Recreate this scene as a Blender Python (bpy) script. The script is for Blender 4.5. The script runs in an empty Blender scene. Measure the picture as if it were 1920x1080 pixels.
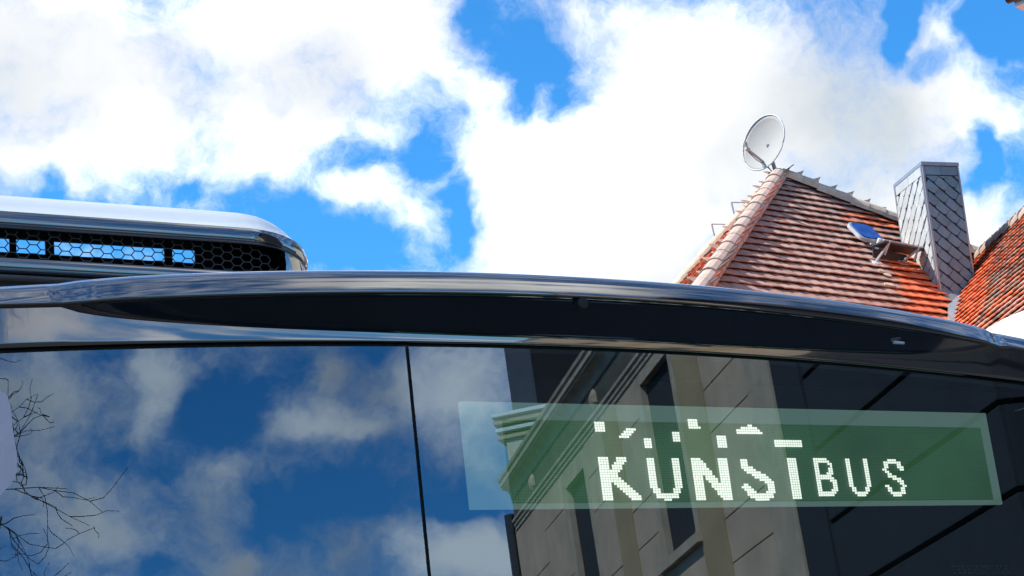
import bpy, bmesh, math, random
import numpy as np
from math import sin, cos, tan, pi, radians, sqrt, atan2, hypot
from mathutils import Vector, Matrix, Euler

random.seed(7)
scene = bpy.context.scene
COL = scene.collection

# ------------------------------------------------------------------ camera
EYE = 1.65
FPX = 3600.0                       # focal length in photo pixels (1920 wide)
PITCH, ROLL = radians(14), radians(5)
CAM = np.array([0, 0, EYE])
Fw = np.array([0, cos(PITCH), sin(PITCH)])
R0 = np.array([1.0, 0, 0]); U0 = np.array([0, -sin(PITCH), cos(PITCH)])
Rt = cos(ROLL) * R0 - sin(ROLL) * U0
Up = sin(ROLL) * R0 + cos(ROLL) * U0
cam_data = bpy.data.cameras.new('camera')
cam_data.sensor_width = 36; cam_data.lens = 36 * FPX / 1920
cam_data.clip_start = 0.05; cam_data.clip_end = 3000
cam = bpy.data.objects.new('camera', cam_data); COL.objects.link(cam)
cam.matrix_world = Matrix(((Rt[0], Up[0], -Fw[0], 0), (Rt[1], Up[1], -Fw[1], 0), (Rt[2], Up[2], -Fw[2], EYE), (0, 0, 0, 1)))
scene.camera = cam
scene.render.resolution_x, scene.render.resolution_y = 1024, 576

# ------------------------------------------------------------------ light and exposure
SUN_AZ, SUN_EL = radians(-100), radians(50)     # azimuth clockwise from +Y
SKY_STRENGTH = 0.15
CLOUD = .92
scene.view_settings.view_transform = 'Standard'
scene.view_settings.look = 'None'
scene.view_settings.exposure = 1.1
scene.view_settings.gamma = 1.0
scene.view_settings.use_curve_mapping = False
scene.render.engine = 'CYCLES'
scene.cycles.use_denoising = True
scene.cycles.max_bounces = 6
scene.cycles.diffuse_bounces = 3
scene.cycles.use_adaptive_sampling = True
scene.cycles.adaptive_threshold = 0.015
scene.cycles.transparent_max_bounces = 12
sun_data = bpy.data.lights.new('sun', 'SUN')
sun_data.energy = 3.6; sun_data.angle = radians(0.6); sun_data.color = (1.0, 0.95, 0.87)
sun = bpy.data.objects.new('sun', sun_data); COL.objects.link(sun)
sdir = Vector((sin(SUN_AZ) * cos(SUN_EL), cos(SUN_AZ) * cos(SUN_EL), sin(SUN_EL)))
sun.rotation_euler = sdir.to_track_quat('Z', 'Y').to_euler()
sun.location = (-20, 5, 30)

# ------------------------------------------------------------------ pixel helpers
def ray(x, y):
    d = Fw * FPX + Rt * (x - 960) + Up * (540 - y)
    return d / np.linalg.norm(d)

def at_height(x, y, h):            # point at height h above the eye
    d = ray(x, y); return CAM + d * h / d[2]

def on_plane(x, y, p, nrm):
    d = ray(x, y); return CAM + d * (((p - CAM) @ nrm) / (d @ nrm))

# bus end frame: X along the end wall, Y into the bus, Z up
BAZ = radians(59)
bu = np.array([sin(BAZ), cos(BAZ), 0]); bn = np.array([cos(BAZ), -sin(BAZ), 0])
P0 = at_height(860, 650, 0.75)
B0 = P0 + bu * 0.3
ZREF = P0[2]
TILT = radians(3)

def bus_hit(x, y, yd):             # pixel -> (s, z) on the plane y = yd of the bus
    d = ray(x, y); o = P0 - bn * yd
    k = ((o - CAM) @ bn) / (d @ bn); p = CAM + d * k
    return (p - B0) @ bu, p[2]

GN = np.array([bn[0] * cos(TILT), bn[1] * cos(TILT), sin(TILT)])
def mirror(x, y):                  # pixel on the glass -> start and direction of the reflected ray
    d = ray(x, y); k = ((P0 - CAM) @ GN) / (d @ GN); p = CAM + d * k
    return p, d - 2 * (d @ GN) * GN

# ------------------------------------------------------------------ world: Nishita sky with procedural clouds
world = bpy.data.worlds.new('World'); scene.world = world; world.use_nodes = True
def build_world():
    nt = world.node_tree; N = nt.nodes; L = nt.links
    N.clear()
    def node(t, **kw):
        n = N.new(t)
        for k, v in kw.items(): setattr(n, k, v)
        return n
    def math_(op, a, b=None, c=None, clamp=False):
        n = node('ShaderNodeMath', operation=op); n.use_clamp = clamp
        for i, v in enumerate((a, b, c)):
            if v is None: continue
            if isinstance(v, (int, float)): n.inputs[i].default_value = v
            else: L.new(v, n.inputs[i])
        return n.outputs[0]
    out = node('ShaderNodeOutputWorld'); bg = node('ShaderNodeBackground')
    tc = node('ShaderNodeTexCoord')
    vec = tc.outputs['Generated']
    sky = node('ShaderNodeTexSky', sky_type='NISHITA')
    sky.sun_disc = False; sky.sun_elevation = SUN_EL; sky.sun_rotation = SUN_AZ
    sky.altitude = 300; sky.air_density = 1.0; sky.dust_density = 0.35; sky.ozone_density = 2.5
    def noise(scale, detail, rough, v, seed):
        n = node('ShaderNodeTexNoise', noise_dimensions='4D')
        n.inputs['Scale'].default_value = scale; n.inputs['Detail'].default_value = detail
        n.inputs['Roughness'].default_value = rough; n.inputs['W'].default_value = seed
        L.new(v, n.inputs['Vector']); return n
    # domain warp
    w = noise(16, 4, 0.6, vec, 3.1)
    sub = node('ShaderNodeVectorMath', operation='SUBTRACT'); L.new(w.outputs['Color'], sub.inputs[0]); sub.inputs[1].default_value = (.5, .5, .5)
    mul = node('ShaderNodeVectorMath', operation='MULTIPLY_ADD'); L.new(sub.outputs[0], mul.inputs[0])
    mul.inputs[1].default_value = (.055, .055, .055); L.new(vec, mul.inputs[2])
    wv = mul.outputs[0]
    lobes = []
    front = [  # photo x, y, rx, ry, weight : where cloud stands (+) and where it is open blue (-)
        (250, 110, 560, 300, .9), (560, 30, 300, 150, .55), (20, 180, 160, 160, .3), (760, 70, 190, 170, .55), (900, 160, 110, 60, .42), (560, 200, 260, 160, .4),
        (120, 300, 260, 110, .35), (480, 330, 190, 60, .22), (690, 350, 120, 55, .42), (770, 430, 60, 90, .22), (730, 235, 90, 60, .22),
        (1160, 400, 350, 260, 1.0), (1330, 190, 300, 250, .9), (950, 300, 150, 110, .55), (1000, 470, 150, 110, .5),
        (1560, 230, 330, 280, .6), (1100, 40, 140, 70, .38), (1030, 180, 40, 70, .3), (1800, 200, 240, 170, .45), (1760, 420, 260, 140, .5), (1760, 60, 70, 70, .3),
        (985, 125, 125, 130, -.6), (1070, 200, 70, 60, -.45), (900, 30, 60, 70, -.4), (690, 460, 230, 80, -.7), (860, 395, 40, 130, -.5),
        (640, 300, 110, 70, -.28), (360, 350, 70, 40, -.4), (90, 335, 40, 70, -.42), (560, 400, 80, 60, -.3), (790, 290, 60, 80, -.3),
        (1690, 50, 36, 100, -.75), (1750, 120, 70, 50, -.5), (1890, 50, 110, 70, -.8), (1845, 290, 40, 110, -.75), (1800, 345, 60, 40, -.4),
    ]
    back = [   # seen in the bus windows
        (80, 760, 180, 130, .45), (290, 760, 70, 170, .5), (360, 690, 220, 50, .35), (590, 790, 150, 60, .55), (600, 690, 60, 80, .4),
        (740, 720, 130, 140, .4), (860, 760, 140, 180, .62), (180, 1000, 150, 90, .5), (410, 900, 90, 70, .33), (440, 970, 50, 60, .3),
        (430, 1060, 90, 40, .35), (890, 1050, 180, 90, .62), (560, 930, 40, 60, .2), (40, 900, 90, 120, .25),
        (420, 760, 110, 130, -.7), (520, 980, 160, 110, -.5), (660, 930, 160, 80, -.5), (870, 950, 120, 40, -.6), (250, 880, 120, 40, -.3),
        (680, 640, 60, 60, -.4), (300, 1080, 100, 40, -.4), (700, 800, 100, 40, .25),
    ]
    LN = np.array([bn[0] * cos(radians(18)), bn[1] * cos(radians(18)), sin(radians(18))])   # higher up, seen in the bus brow
    for x in (420, 760, 1100):
        d = ray(x, 540); c = d - 2 * (d @ LN) * LN; r = np.cross(c, [0, 0, 1]); lobes.append((c, r, np.cross(r, c), 430, 430, 1.0))
    for (x, y, rx, ry, wt) in front:
        c = ray(x, y); r = ray(x + 1, y) - c; u = ray(x, y - 1) - c; lobes.append((c, r, u, rx, ry, wt))
    for (x, y, rx, ry, wt) in back:
        c = mirror(x, y)[1]; r = mirror(x + 1, y)[1] - c; u = mirror(x, y - 1)[1] - c; lobes.append((c, r, u, rx, ry, wt))
    def lobe_sum(lst):
        acc = None
        for (c, r, u, rx, ry, wt) in lst:
            X = Vector(r).normalized(); Y = Vector(u); Y = (Y - X * Y.dot(X)).normalized(); Z = X.cross(Y)
            m = Matrix((X, Y, Z)).transposed()
            mp = node('ShaderNodeMapping', vector_type='TEXTURE')
            mp.inputs['Location'].default_value = tuple(c); mp.inputs['Rotation'].default_value = tuple(m.to_euler('XYZ'))
            mp.inputs['Scale'].default_value = (rx / FPX, ry / FPX, max(rx, ry) / FPX)
            L.new(wv, mp.inputs['Vector'])
            ln = node('ShaderNodeVectorMath', operation='LENGTH'); L.new(mp.outputs[0], ln.inputs[0])
            mr = node('ShaderNodeMapRange', interpolation_type='SMOOTHSTEP'); L.new(ln.outputs['Value'], mr.inputs['Value'])
            mr.inputs['From Min'].default_value = 1.0; mr.inputs['From Max'].default_value = 0.0
            mr.inputs['To Min'].default_value = 0.0; mr.inputs['To Max'].default_value = wt
            acc = mr.outputs[0] if acc is None else math_('ADD', acc, mr.outputs[0])
        return acc
    acc = lobe_sum(lobes)
    def fr_l(x, y, rx, ry, wt): c = ray(x, y); return (c, ray(x + 1, y) - c, ray(x, y - 1) - c, rx, ry, wt)
    def bk_l(x, y, rx, ry, wt): c = mirror(x, y)[1]; return (c, mirror(x + 1, y)[1] - c, mirror(x, y - 1)[1] - c, rx, ry, wt)
    shade = lobe_sum([fr_l(250, 110, 520, 210, .42), fr_l(640, 170, 220, 150, .25), fr_l(1590, 200, 260, 300, .5), fr_l(1330, 330, 260, 120, .15), fr_l(1480, 480, 260, 90, .2),
                      bk_l(860, 730, 200, 230, -.4), bk_l(890, 1045, 230, 130, -.7), bk_l(600, 780, 170, 90, -.25)])
    acc = math_('MINIMUM', acc, 0.95)
    big = noise(3.2, 3, 0.5, vec, 8.4).outputs['Fac']          # cover in the rest of the sky
    fine = noise(17, 6.5, 0.68, wv, 1.7).outputs['Fac']
    d = math_('ADD', acc, math_('MULTIPLY', math_('SUBTRACT', big, .53), 1.0))
    d = math_('ADD', d, math_('MULTIPLY', math_('SUBTRACT', fine, .5), 2.0))
    al = node('ShaderNodeMapRange', interpolation_type='SMOOTHSTEP'); L.new(d, al.inputs['Value'])
    al.inputs['From Min'].default_value = -.26; al.inputs['From Max'].default_value = .74
    # cloud shade: thick parts slightly grey
    sh = noise(7, 4, 0.5, wv, 5.9).outputs['Fac']
    thick = math_('MULTIPLY', math_('SUBTRACT', d, .40, clamp=True), 0.12)
    shv = math_('ADD', math_('MULTIPLY', math_('SUBTRACT', sh, .42), 1.5), thick)
    shv = math_('ADD', shv, shade, clamp=True)
    cr = node('ShaderNodeValToRGB'); L.new(shv, cr.inputs[0])
    cr.color_ramp.elements[0].position = 0.0; cr.color_ramp.elements[0].color = (CLOUD, CLOUD, CLOUD, 1)
    cr.color_ramp.elements[1].position = .66; cr.color_ramp.elements[1].color = (.315, .345, .368, 1)
    e_ = cr.color_ramp.elements.new(.30); e_.color = (.475, .482, .488, 1)
    tint = node('ShaderNodeMix', data_type='RGBA', blend_type='MULTIPLY'); tint.inputs[0].default_value = 1
    L.new(sky.outputs[0], tint.inputs[6]); tint.inputs[7].default_value = (SKY_STRENGTH * .14, SKY_STRENGTH * .48, SKY_STRENGTH * .72, 1)
    mix = node('ShaderNodeMix', data_type='RGBA'); L.new(al.outputs[0], mix.inputs[0])
    L.new(tint.outputs[2], mix.inputs[6]); L.new(cr.outputs[0], mix.inputs[7])
    L.new(mix.outputs[2], bg.inputs['Color']); bg.inputs['Strength'].default_value = 1.0
    L.new(bg.outputs[0], out.inputs['Surface'])
build_world()
world.cycles.sampling_method = 'MANUAL'; world.cycles.sample_map_resolution = 1024

# ------------------------------------------------------------------ materials
def new_mat(name):
    m = bpy.data.materials.new(name); m.use_nodes = True
    nt = m.node_tree; return m, nt, nt.nodes['Principled BSDF']

def plain(name, col, rough=.5, metal=0.0, var=.12, scale=8, bump=.0, coat=0.0, col2=None, detail=6, spec=.5, object_var=0.0):
    m, nt, b = new_mat(name)
    b.inputs['Roughness'].default_value = rough; b.inputs['Metallic'].default_value = metal
    b.inputs['Coat Weight'].default_value = coat; b.inputs['Coat Roughness'].default_value = .03
    b.inputs['Specular IOR Level'].default_value = spec
    tc = nt.nodes.new('ShaderNodeTexCoord'); n = nt.nodes.new('ShaderNodeTexNoise')
    n.inputs['Scale'].default_value = scale; n.inputs['Detail'].default_value = detail; n.inputs['Roughness'].default_value = .6
    nt.links.new(tc.outputs['Object'], n.inputs['Vector'])
    r = nt.nodes.new('ShaderNodeValToRGB'); nt.links.new(n.outputs['Fac'], r.inputs[0])
    c2 = col2 or [c * (1 - var) for c in col]; c1 = [min(1, c * (1 + var)) for c in col] if col2 is None else col
    r.color_ramp.elements[0].position = .3; r.color_ramp.elements[1].position = .7
    r.color_ramp.elements[0].color = (*c2, 1); r.color_ramp.elements[1].color = (*c1, 1)
    outc = r.outputs[0]
    if object_var:
        oi = nt.nodes.new('ShaderNodeObjectInfo'); mr = nt.nodes.new('ShaderNodeMapRange')
        nt.links.new(oi.outputs['Random'], mr.inputs[0]); mr.inputs[3].default_value = 1 - object_var; mr.inputs[4].default_value = 1 + object_var
        mx = nt.nodes.new('ShaderNodeVectorMath'); mx.operation = 'SCALE'
        nt.links.new(outc, mx.inputs[0]); nt.links.new(mr.outputs[0], mx.inputs['Scale']); outc = mx.outputs[0]
    nt.links.new(outc, b.inputs['Base Color'])
    if bump:
        bp = nt.nodes.new('ShaderNodeBump'); bp.inputs['Strength'].default_value = bump; bp.inputs['Distance'].default_value = .02
        nt.links.new(n.outputs['Fac'], bp.inputs['Height']); nt.links.new(bp.outputs[0], b.inputs['Normal'])
    return m

def gloss_paint(name, col, rough=.06, wav=.004, ior=2.0):
    m, nt, b = new_mat(name)
    b.inputs['Base Color'].default_value = (*col, 1); b.inputs['Roughness'].default_value = rough
    b.inputs['IOR'].default_value = ior
    b.inputs['Coat Weight'].default_value = 1; b.inputs['Coat Roughness'].default_value = .02; b.inputs['Coat IOR'].default_value = 2.25
    tc = nt.nodes.new('ShaderNodeTexCoord'); n = nt.nodes.new('ShaderNodeTexNoise'); n.inputs['Scale'].default_value = 3.5; n.inputs['Detail'].default_value = 2
    nt.links.new(tc.outputs['Object'], n.inputs['Vector'])
    bp = nt.nodes.new('ShaderNodeBump'); bp.inputs['Strength'].default_value = .25; bp.inputs['Distance'].default_value = wav
    nt.links.new(n.outputs['Fac'], bp.inputs['Height'])
    nt.links.new(bp.outputs[0], b.inputs['Normal']); nt.links.new(bp.outputs[0], b.inputs['Coat Normal'])
    # fine dust in the roughness
    n2 = nt.nodes.new('ShaderNodeTexNoise'); n2.inputs['Scale'].default_value = 40; n2.inputs['Detail'].default_value = 5
    nt.links.new(tc.outputs['Object'], n2.inputs['Vector'])
    mr = nt.nodes.new('ShaderNodeMapRange'); mr.inputs[3].default_value = rough * .6; mr.inputs[4].default_value = rough * 2.2
    nt.links.new(n2.outputs['Fac'], mr.inputs[0]); nt.links.new(mr.outputs[0], b.inputs['Roughness'])
    return m

def tinted_glass(name, ior, tint, refl=(1, 1, 1), wav=0.0003):
    m = bpy.data.materials.new(name); m.use_nodes = True; nt = m.node_tree; nt.nodes.clear()
    out = nt.nodes.new('ShaderNodeOutputMaterial'); mx = nt.nodes.new('ShaderNodeMixShader')
    fr = nt.nodes.new('ShaderNodeFresnel'); fr.inputs['IOR'].default_value = ior
    tr = nt.nodes.new('ShaderNodeBsdfTransparent'); tr.inputs[0].default_value = (*tint, 1)
    gl = nt.nodes.new('ShaderNodeBsdfGlossy'); gl.inputs['Roughness'].default_value = 0.004; gl.inputs['Color'].default_value = (*refl, 1)
    tc = nt.nodes.new('ShaderNodeTexCoord'); n = nt.nodes.new('ShaderNodeTexNoise'); n.inputs['Scale'].default_value = 2.2; n.inputs['Detail'].default_value = 1
    nt.links.new(tc.outputs['Object'], n.inputs['Vector'])
    bp = nt.nodes.new('ShaderNodeBump'); bp.inputs['Strength'].default_value = .3; bp.inputs['Distance'].default_value = wav
    nt.links.new(n.outputs['Fac'], bp.inputs['Height']); nt.links.new(bp.outputs[0], gl.inputs['Normal'])
    nt.links.new(fr.outputs[0], mx.inputs[0]); nt.links.new(tr.outputs[0], mx.inputs[1]); nt.links.new(gl.outputs[0], mx.inputs[2])
    # thin film of dust with streaks
    mp = nt.nodes.new('ShaderNodeMapping'); mp.inputs['Scale'].default_value = (9, 9, 1.6)
    nt.links.new(tc.outputs['Object'], mp.inputs[0])
    n3 = nt.nodes.new('ShaderNodeTexNoise'); n3.inputs['Scale'].default_value = 2.5; n3.inputs['Detail'].default_value = 9; n3.inputs['Roughness'].default_value = .7
    nt.links.new(mp.outputs[0], n3.inputs['Vector'])
    mr = nt.nodes.new('ShaderNodeMapRange'); mr.inputs[1].default_value = .42; mr.inputs[2].default_value = .85; mr.inputs[3].default_value = 0.0; mr.inputs[4].default_value = .012
    nt.links.new(n3.outputs['Fac'], mr.inputs[0])
    df = nt.nodes.new('ShaderNodeBsdfDiffuse'); df.inputs[0].default_value = (.45, .44, .42, 1)
    m2 = nt.nodes.new('ShaderNodeMixShader'); nt.links.new(mr.outputs[0], m2.inputs[0]); nt.links.new(mx.outputs[0], m2.inputs[1]); nt.links.new(df.outputs[0], m2.inputs[2])
    nt.links.new(m2.outputs[0], out.inputs[0]); return m

def emit(name, col, strength, base=(.02, .02, .02)):
    m, nt, b = new_mat(name); b.inputs['Base Color'].default_value = (*base, 1)
    b.inputs['Emission Color'].default_value = (*col, 1); b.inputs['Emission Strength'].default_value = strength
    b.inputs['Roughness'].default_value = .6; return m

M = {}
M['black_paint'] = gloss_paint('black_paint', (.004, .004, .005))
M['glass'] = tinted_glass('bus_glass', 2.65, (.62, .66, .64), (.64, .82, 1.0))
M['rubber'] = plain('rubber', (.012, .012, .013), .6, var=.2, scale=30)
M['interior'] = plain('bus_interior', (.012, .012, .013), .8, var=.2)
M['white_cover'] = plain('white_cover', (.62, .66, .68), .28, var=.04, scale=5, coat=.6)
M['mesh_grey'] = plain('grille_plastic', (.06, .056, .055), .5, var=.25, scale=60)
M['chrome'] = plain('chrome', (.6, .6, .6), .2, metal=1, var=.05)
M['tyre'] = plain('tyre_rubber', (.02, .02, .02), .8, scale=20)
M['rim'] = plain('rim_metal', (.35, .35, .36), .4, metal=1, var=.1)
M['lamp'] = plain('lamp_lens', (.6, .6, .6), .1, var=.05)
M['red_lamp'] = plain('red_lens', (.35, .01, .01), .1, var=.05)
M['lilac'] = plain('sticker_lilac', (.66, .55, .58), .5, var=.08, scale=12)
M['print'] = plain('grey_print', (.35, .37, .38), .6, var=.1)
M['led'] = emit('led_white', (.93, 1.0, .90), .95)
M['tile_old'] = plain('old_roof_tile', (.45, .265, .20), .85, var=.3, scale=9, bump=.4, col2=(.31, .185, .145), object_var=.22)
M['tile_mid'] = plain('weathered_red_tile', (.50, .22, .15), .85, var=.25, scale=9, bump=.4, col2=(.24, .11, .085), object_var=.2)
M['tile_new'] = plain('orange_roof_tile', (.70, .17, .06), .8, var=.15, scale=7, bump=.3, col2=(.58, .135, .05), object_var=.14)
M['tile_moss'] = plain('mossy_tile', (.27, .22, .16), .9, var=.3, scale=10, bump=.5, col2=(.15, .13, .09), object_var=.2)
M['hip'] = plain('hip_tile', (.50, .38, .31), .85, scale=6, bump=.4, col2=(.38, .27, .21), object_var=.15)
M['ridge'] = plain('ridge_tile', (.58, .48, .36), .85, scale=8, bump=.4, col2=(.42, .33, .24), object_var=.15)
M['deck'] = plain('roof_deck', (.06, .045, .04), .9, scale=5)
M['slate_lit'] = plain('sunlit_slate', (.42, .45, .45), .55, var=.12, scale=6, bump=.2, object_var=.10)  # paler copy of the chimney slate, sunlight painted into the left face
M['slate_shaded'] = plain('shaded_slate', (.12, .23, .29), .75, var=.15, scale=6, bump=.2, object_var=.10)  # darker copy of the same slate, shade painted into the right face
M['slate_joint'] = plain('slate_joint', (.035, .037, .04), .8)
M['zinc'] = plain('zinc_sheet', (.34, .38, .42), .4, metal=.5, var=.12, scale=4)
M['galv'] = plain('galvanised_steel', (.42, .44, .45), .55, metal=.2, var=.12, scale=15)
M['dish'] = plain('dish_paint', (.36, .36, .34), .85, var=.05, scale=4, spec=.1)
M['dish_dark'] = plain('dish_arm', (.30, .29, .31), .5, var=.1)
M['sky_glass'] = plain('skylight_glass', (.018, .085, .33), .6, var=.3, scale=6, spec=.08)  # reflected sky painted in as a blue base colour
M['white_frame'] = plain('white_frame', (.72, .74, .75), .4, var=.05)
M['cream'] = plain('cream_plaster', (.62, .56, .45), .9, var=.08, scale=2, bump=.1)
M['plaster_grey'] = plain('beige_plaster', (.62, .45, .30), .9, scale=1.2, bump=.2, col2=(.42, .31, .205), detail=9)
M['plaster_olive'] = plain('olive_plaster', (.45, .32, .165), .9, scale=1.2, bump=.12, col2=(.35, .25, .13), detail=9)
M['plaster_trim'] = plain('trim_plaster', (.55, .42, .29), .85, scale=3, bump=.12, col2=(.36, .28, .195))
M['plaster_blue'] = plain('shaded_blue_plaster', (.022, .026, .033), .9, scale=1.4, bump=.12, col2=(.014, .017, .022), detail=9)  # blue-grey plaster with the wall's shade darkened into its colour
M['frieze'] = plain('shaded_frieze', (.14, .125, .085), .9, scale=1.6, bump=.2, col2=(.05, .046, .034), detail=8)  # shade under the cornice painted into the frieze colour
M['joint'] = plain('wall_joint', (.02, .02, .022), .9)
M['dark_window'] = plain('dark_window_glass', (.008, .009, .011), .05, var=.2, coat=.3)
M['dark_frame'] = plain('dark_window_frame', (.03, .03, .032), .5)
M['slate_roof'] = plain('mansard_slate', (.045, .055, .075), .7, scale=5, var=.2, bump=.2)
M['shadow_black'] = plain('shadow_side_wall', (.008, .008, .011), .9, scale=3)  # black colour paints the shadow side of the corner house
M['pipe'] = plain('dark_pipe', (.03, .03, .033), .5, scale=6)
M['bark'] = plain('bark', (.028, .024, .021), .9, scale=14, bump=.5)
M['canvas'] = plain('white_canvas', (.82, .82, .81), .8, var=.03, scale=3)
M['asphalt'] = plain('asphalt', (.030, .030, .031), .9, scale=3, var=.25, bump=.3, detail=12)
M['paving'] = plain('paving_slab', (.16, .155, .145), .85, scale=5, var=.2, bump=.2, object_var=.12)

# LED panel: green screen with faint rows, daylight on it put in as emission
def led_panel():
    m, nt, b = new_mat('led_screen_green')
    tc = nt.nodes.new('ShaderNodeTexCoord'); br = nt.nodes.new('ShaderNodeTexBrick')
    br.offset = 0; br.inputs['Scale'].default_value = 1; br.inputs['Mortar Size'].default_value = .0009; br.inputs['Brick Width'].default_value = .0058; br.inputs['Row Height'].default_value = .0049
    br.inputs['Color1'].default_value = (.046, .128, .060, 1); br.inputs['Color2'].default_value = (.052, .145, .068, 1); br.inputs['Mortar'].default_value = (.018, .058, .028, 1)
    mp = nt.nodes.new('ShaderNodeMapping'); mp.inputs['Rotation'].default_value = (radians(90), 0, 0)
    nt.links.new(tc.outputs['Object'], mp.inputs['Vector']); nt.links.new(mp.outputs[0], br.inputs['Vector'])
    nt.links.new(br.outputs['Color'], b.inputs['Emission Color'])
    nz = nt.nodes.new('ShaderNodeTexNoise'); nz.inputs['Scale'].default_value = 7; nz.inputs['Detail'].default_value = 6; nt.links.new(tc.outputs['Object'], nz.inputs['Vector'])
    mr = nt.nodes.new('ShaderNodeMapRange'); mr.inputs[1].default_value = .3; mr.inputs[2].default_value = .7; mr.inputs[3].default_value = .50; mr.inputs[4].default_value = .76
    nt.links.new(nz.outputs['Fac'], mr.inputs[0]); nt.links.new(mr.outputs[0], b.inputs['Emission Strength'])
    b.inputs['Base Color'].default_value = (.03, .05, .03, 1); b.inputs['Roughness'].default_value = .7
    return m
M['led_screen'] = led_panel()
M['led_frame'] = emit('led_frame_teal', (.058, .102, .090), 1.0, base=(.06, .08, .07))  # weak emission stands in for daylight on the display housing

# ------------------------------------------------------------------ mesh helpers
def link(o, parent=None):
    COL.objects.link(o)
    if parent is not None: o.parent = parent
    return o

def mesh(name, verts, faces, m, parent=None, smooth=False, recalc=False):
    me = bpy.data.meshes.new(name); me.from_pydata([tuple(map(float, v)) for v in verts], [], faces); me.update()
    if recalc:
        bm = bmesh.new(); bm.from_mesh(me); bmesh.ops.recalc_face_normals(bm, faces=bm.faces); bm.to_mesh(me); bm.free()
    if smooth: me.polygons.foreach_set('use_smooth', [True] * len(me.polygons))
    mm = M[m] if isinstance(m, str) else m
    me.materials.append(mm)
    o = bpy.data.objects.new(name, me); return link(o, parent)

def thing(name, label, cat, loc=(0, 0, 0), rz=0.0, group=None):
    o = bpy.data.objects.new(name, None); o.empty_display_size = .2; COL.objects.link(o)
    o.location = loc; o.rotation_euler = (0, 0, rz); o['label'] = label; o['category'] = cat
    if group: o['group'] = group
    return o

def part(name, parent):
    o = bpy.data.objects.new(name, None); o.empty_display_size = .1
    return link(o, parent)

class MB:
    def __init__(s): s.v = []; s.f = []
    def add(s, vs, fs):
        k = len(s.v); s.v += [tuple(v) for v in vs]; s.f += [tuple(i + k for i in f) for f in fs]; return s
    def box(s, x0, x1, y0, y1, z0, z1):
        return s.add([(x0, y0, z0), (x1, y0, z0), (x1, y1, z0), (x0, y1, z0), (x0, y0, z1), (x1, y0, z1), (x1, y1, z1), (x0, y1, z1)],
                     [(0, 3, 2, 1), (4, 5, 6, 7), (0, 1, 5, 4), (1, 2, 6, 5), (2, 3, 7, 6), (3, 0, 4, 7)])
    def tube(s, pts, rads, sides=8, cap=True):
        pts = [Vector(p) for p in pts]
        if isinstance(rads, (int, float)): rads = [rads] * len(pts)
        vs = []; fs = []
        for i, p in enumerate(pts):
            d = (pts[min(i + 1, len(pts) - 1)] - pts[max(i - 1, 0)]).normalized()
            a = d.cross(Vector((0.3, 0.17, 1)) if abs(d.z) < .9 else Vector((1, 0.2, 0))).normalized(); b = d.cross(a)
            for k in range(sides):
                t = 2 * pi * k / sides; vs.append(p + (a * cos(t) + b * sin(t)) * rads[i])
        for i in range(len(pts) - 1):
            for k in range(sides):
                fs.append((i * sides + k, i * sides + (k + 1) % sides, (i + 1) * sides + (k + 1) % sides, (i + 1) * sides + k))
        if cap: fs += [tuple(range(sides))[::-1], tuple((len(pts) - 1) * sides + k for k in range(sides))]
        return s.add(vs, fs)
    def prism(s, poly, ext):        # poly: 3D points, ext: vector
        n = len(poly); e = Vector(ext); a = [Vector(p) for p in poly]
        return s.add(a + [p + e for p in a], [tuple(range(n))[::-1], tuple(range(n, 2 * n))] + [(i, (i + 1) % n, (i + 1) % n + n, i + n) for i in range(n)])
    def build(s, name, m, parent=None, smooth=False, bevel=0, recalc=True):
        o = mesh(name, s.v, s.f, m, parent, smooth, recalc)
        if bevel:
            md = o.modifiers.new('bevel', 'BEVEL'); md.width = bevel; md.segments = 2; md.limit_method = 'ANGLE'
        return o

def clip_poly(poly, inside, cross):
    out = []
    for i in range(len(poly)):
        a, b = poly[i - 1], poly[i]
        ia, ib = inside(a), inside(b)
        if ia != ib: out.append(cross(a, b))
        if ib: out.append(b)
    return out
def clip_rect(poly, x0, x1, y0, y1):
    for ax, lim, sg in ((0, x0, 1), (0, x1, -1), (1, y0, 1), (1, y1, -1)):
        def ins(p, ax=ax, lim=lim, sg=sg): return sg * (p[ax] - lim) >= -1e-9
        def cr(a, b, ax=ax, lim=lim):
            t = (lim - a[ax]) / (b[ax] - a[ax]); return (a[0] + (b[0] - a[0]) * t, a[1] + (b[1] - a[1]) * t)
        poly = clip_poly(poly, ins, cr)
        if len(poly) < 3: return []
    return poly
def area2(p): return abs(sum(p[i - 1][0] * p[i][1] - p[i][0] * p[i - 1][1] for i in range(len(p)))) / 2

# ------------------------------------------------------------------ ground
g = mesh('ground', [(-900, -900, 0), (900, -900, 0), (900, 900, 0), (-900, 900, 0)], [(0, 1, 2, 3)], 'asphalt'); g['kind'] = 'structure'

# ================================================================== BUS
bus = thing('bus', 'glossy black bus with dark tinted panes and a lit display reading KUNSTBUS', 'bus', (B0[0], B0[1], 0), atan2(bu[1], bu[0]))
LIP = .075
HW, RC, BLEN = 1.28, 0.13, 8.6     # half width, corner radius, length

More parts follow.
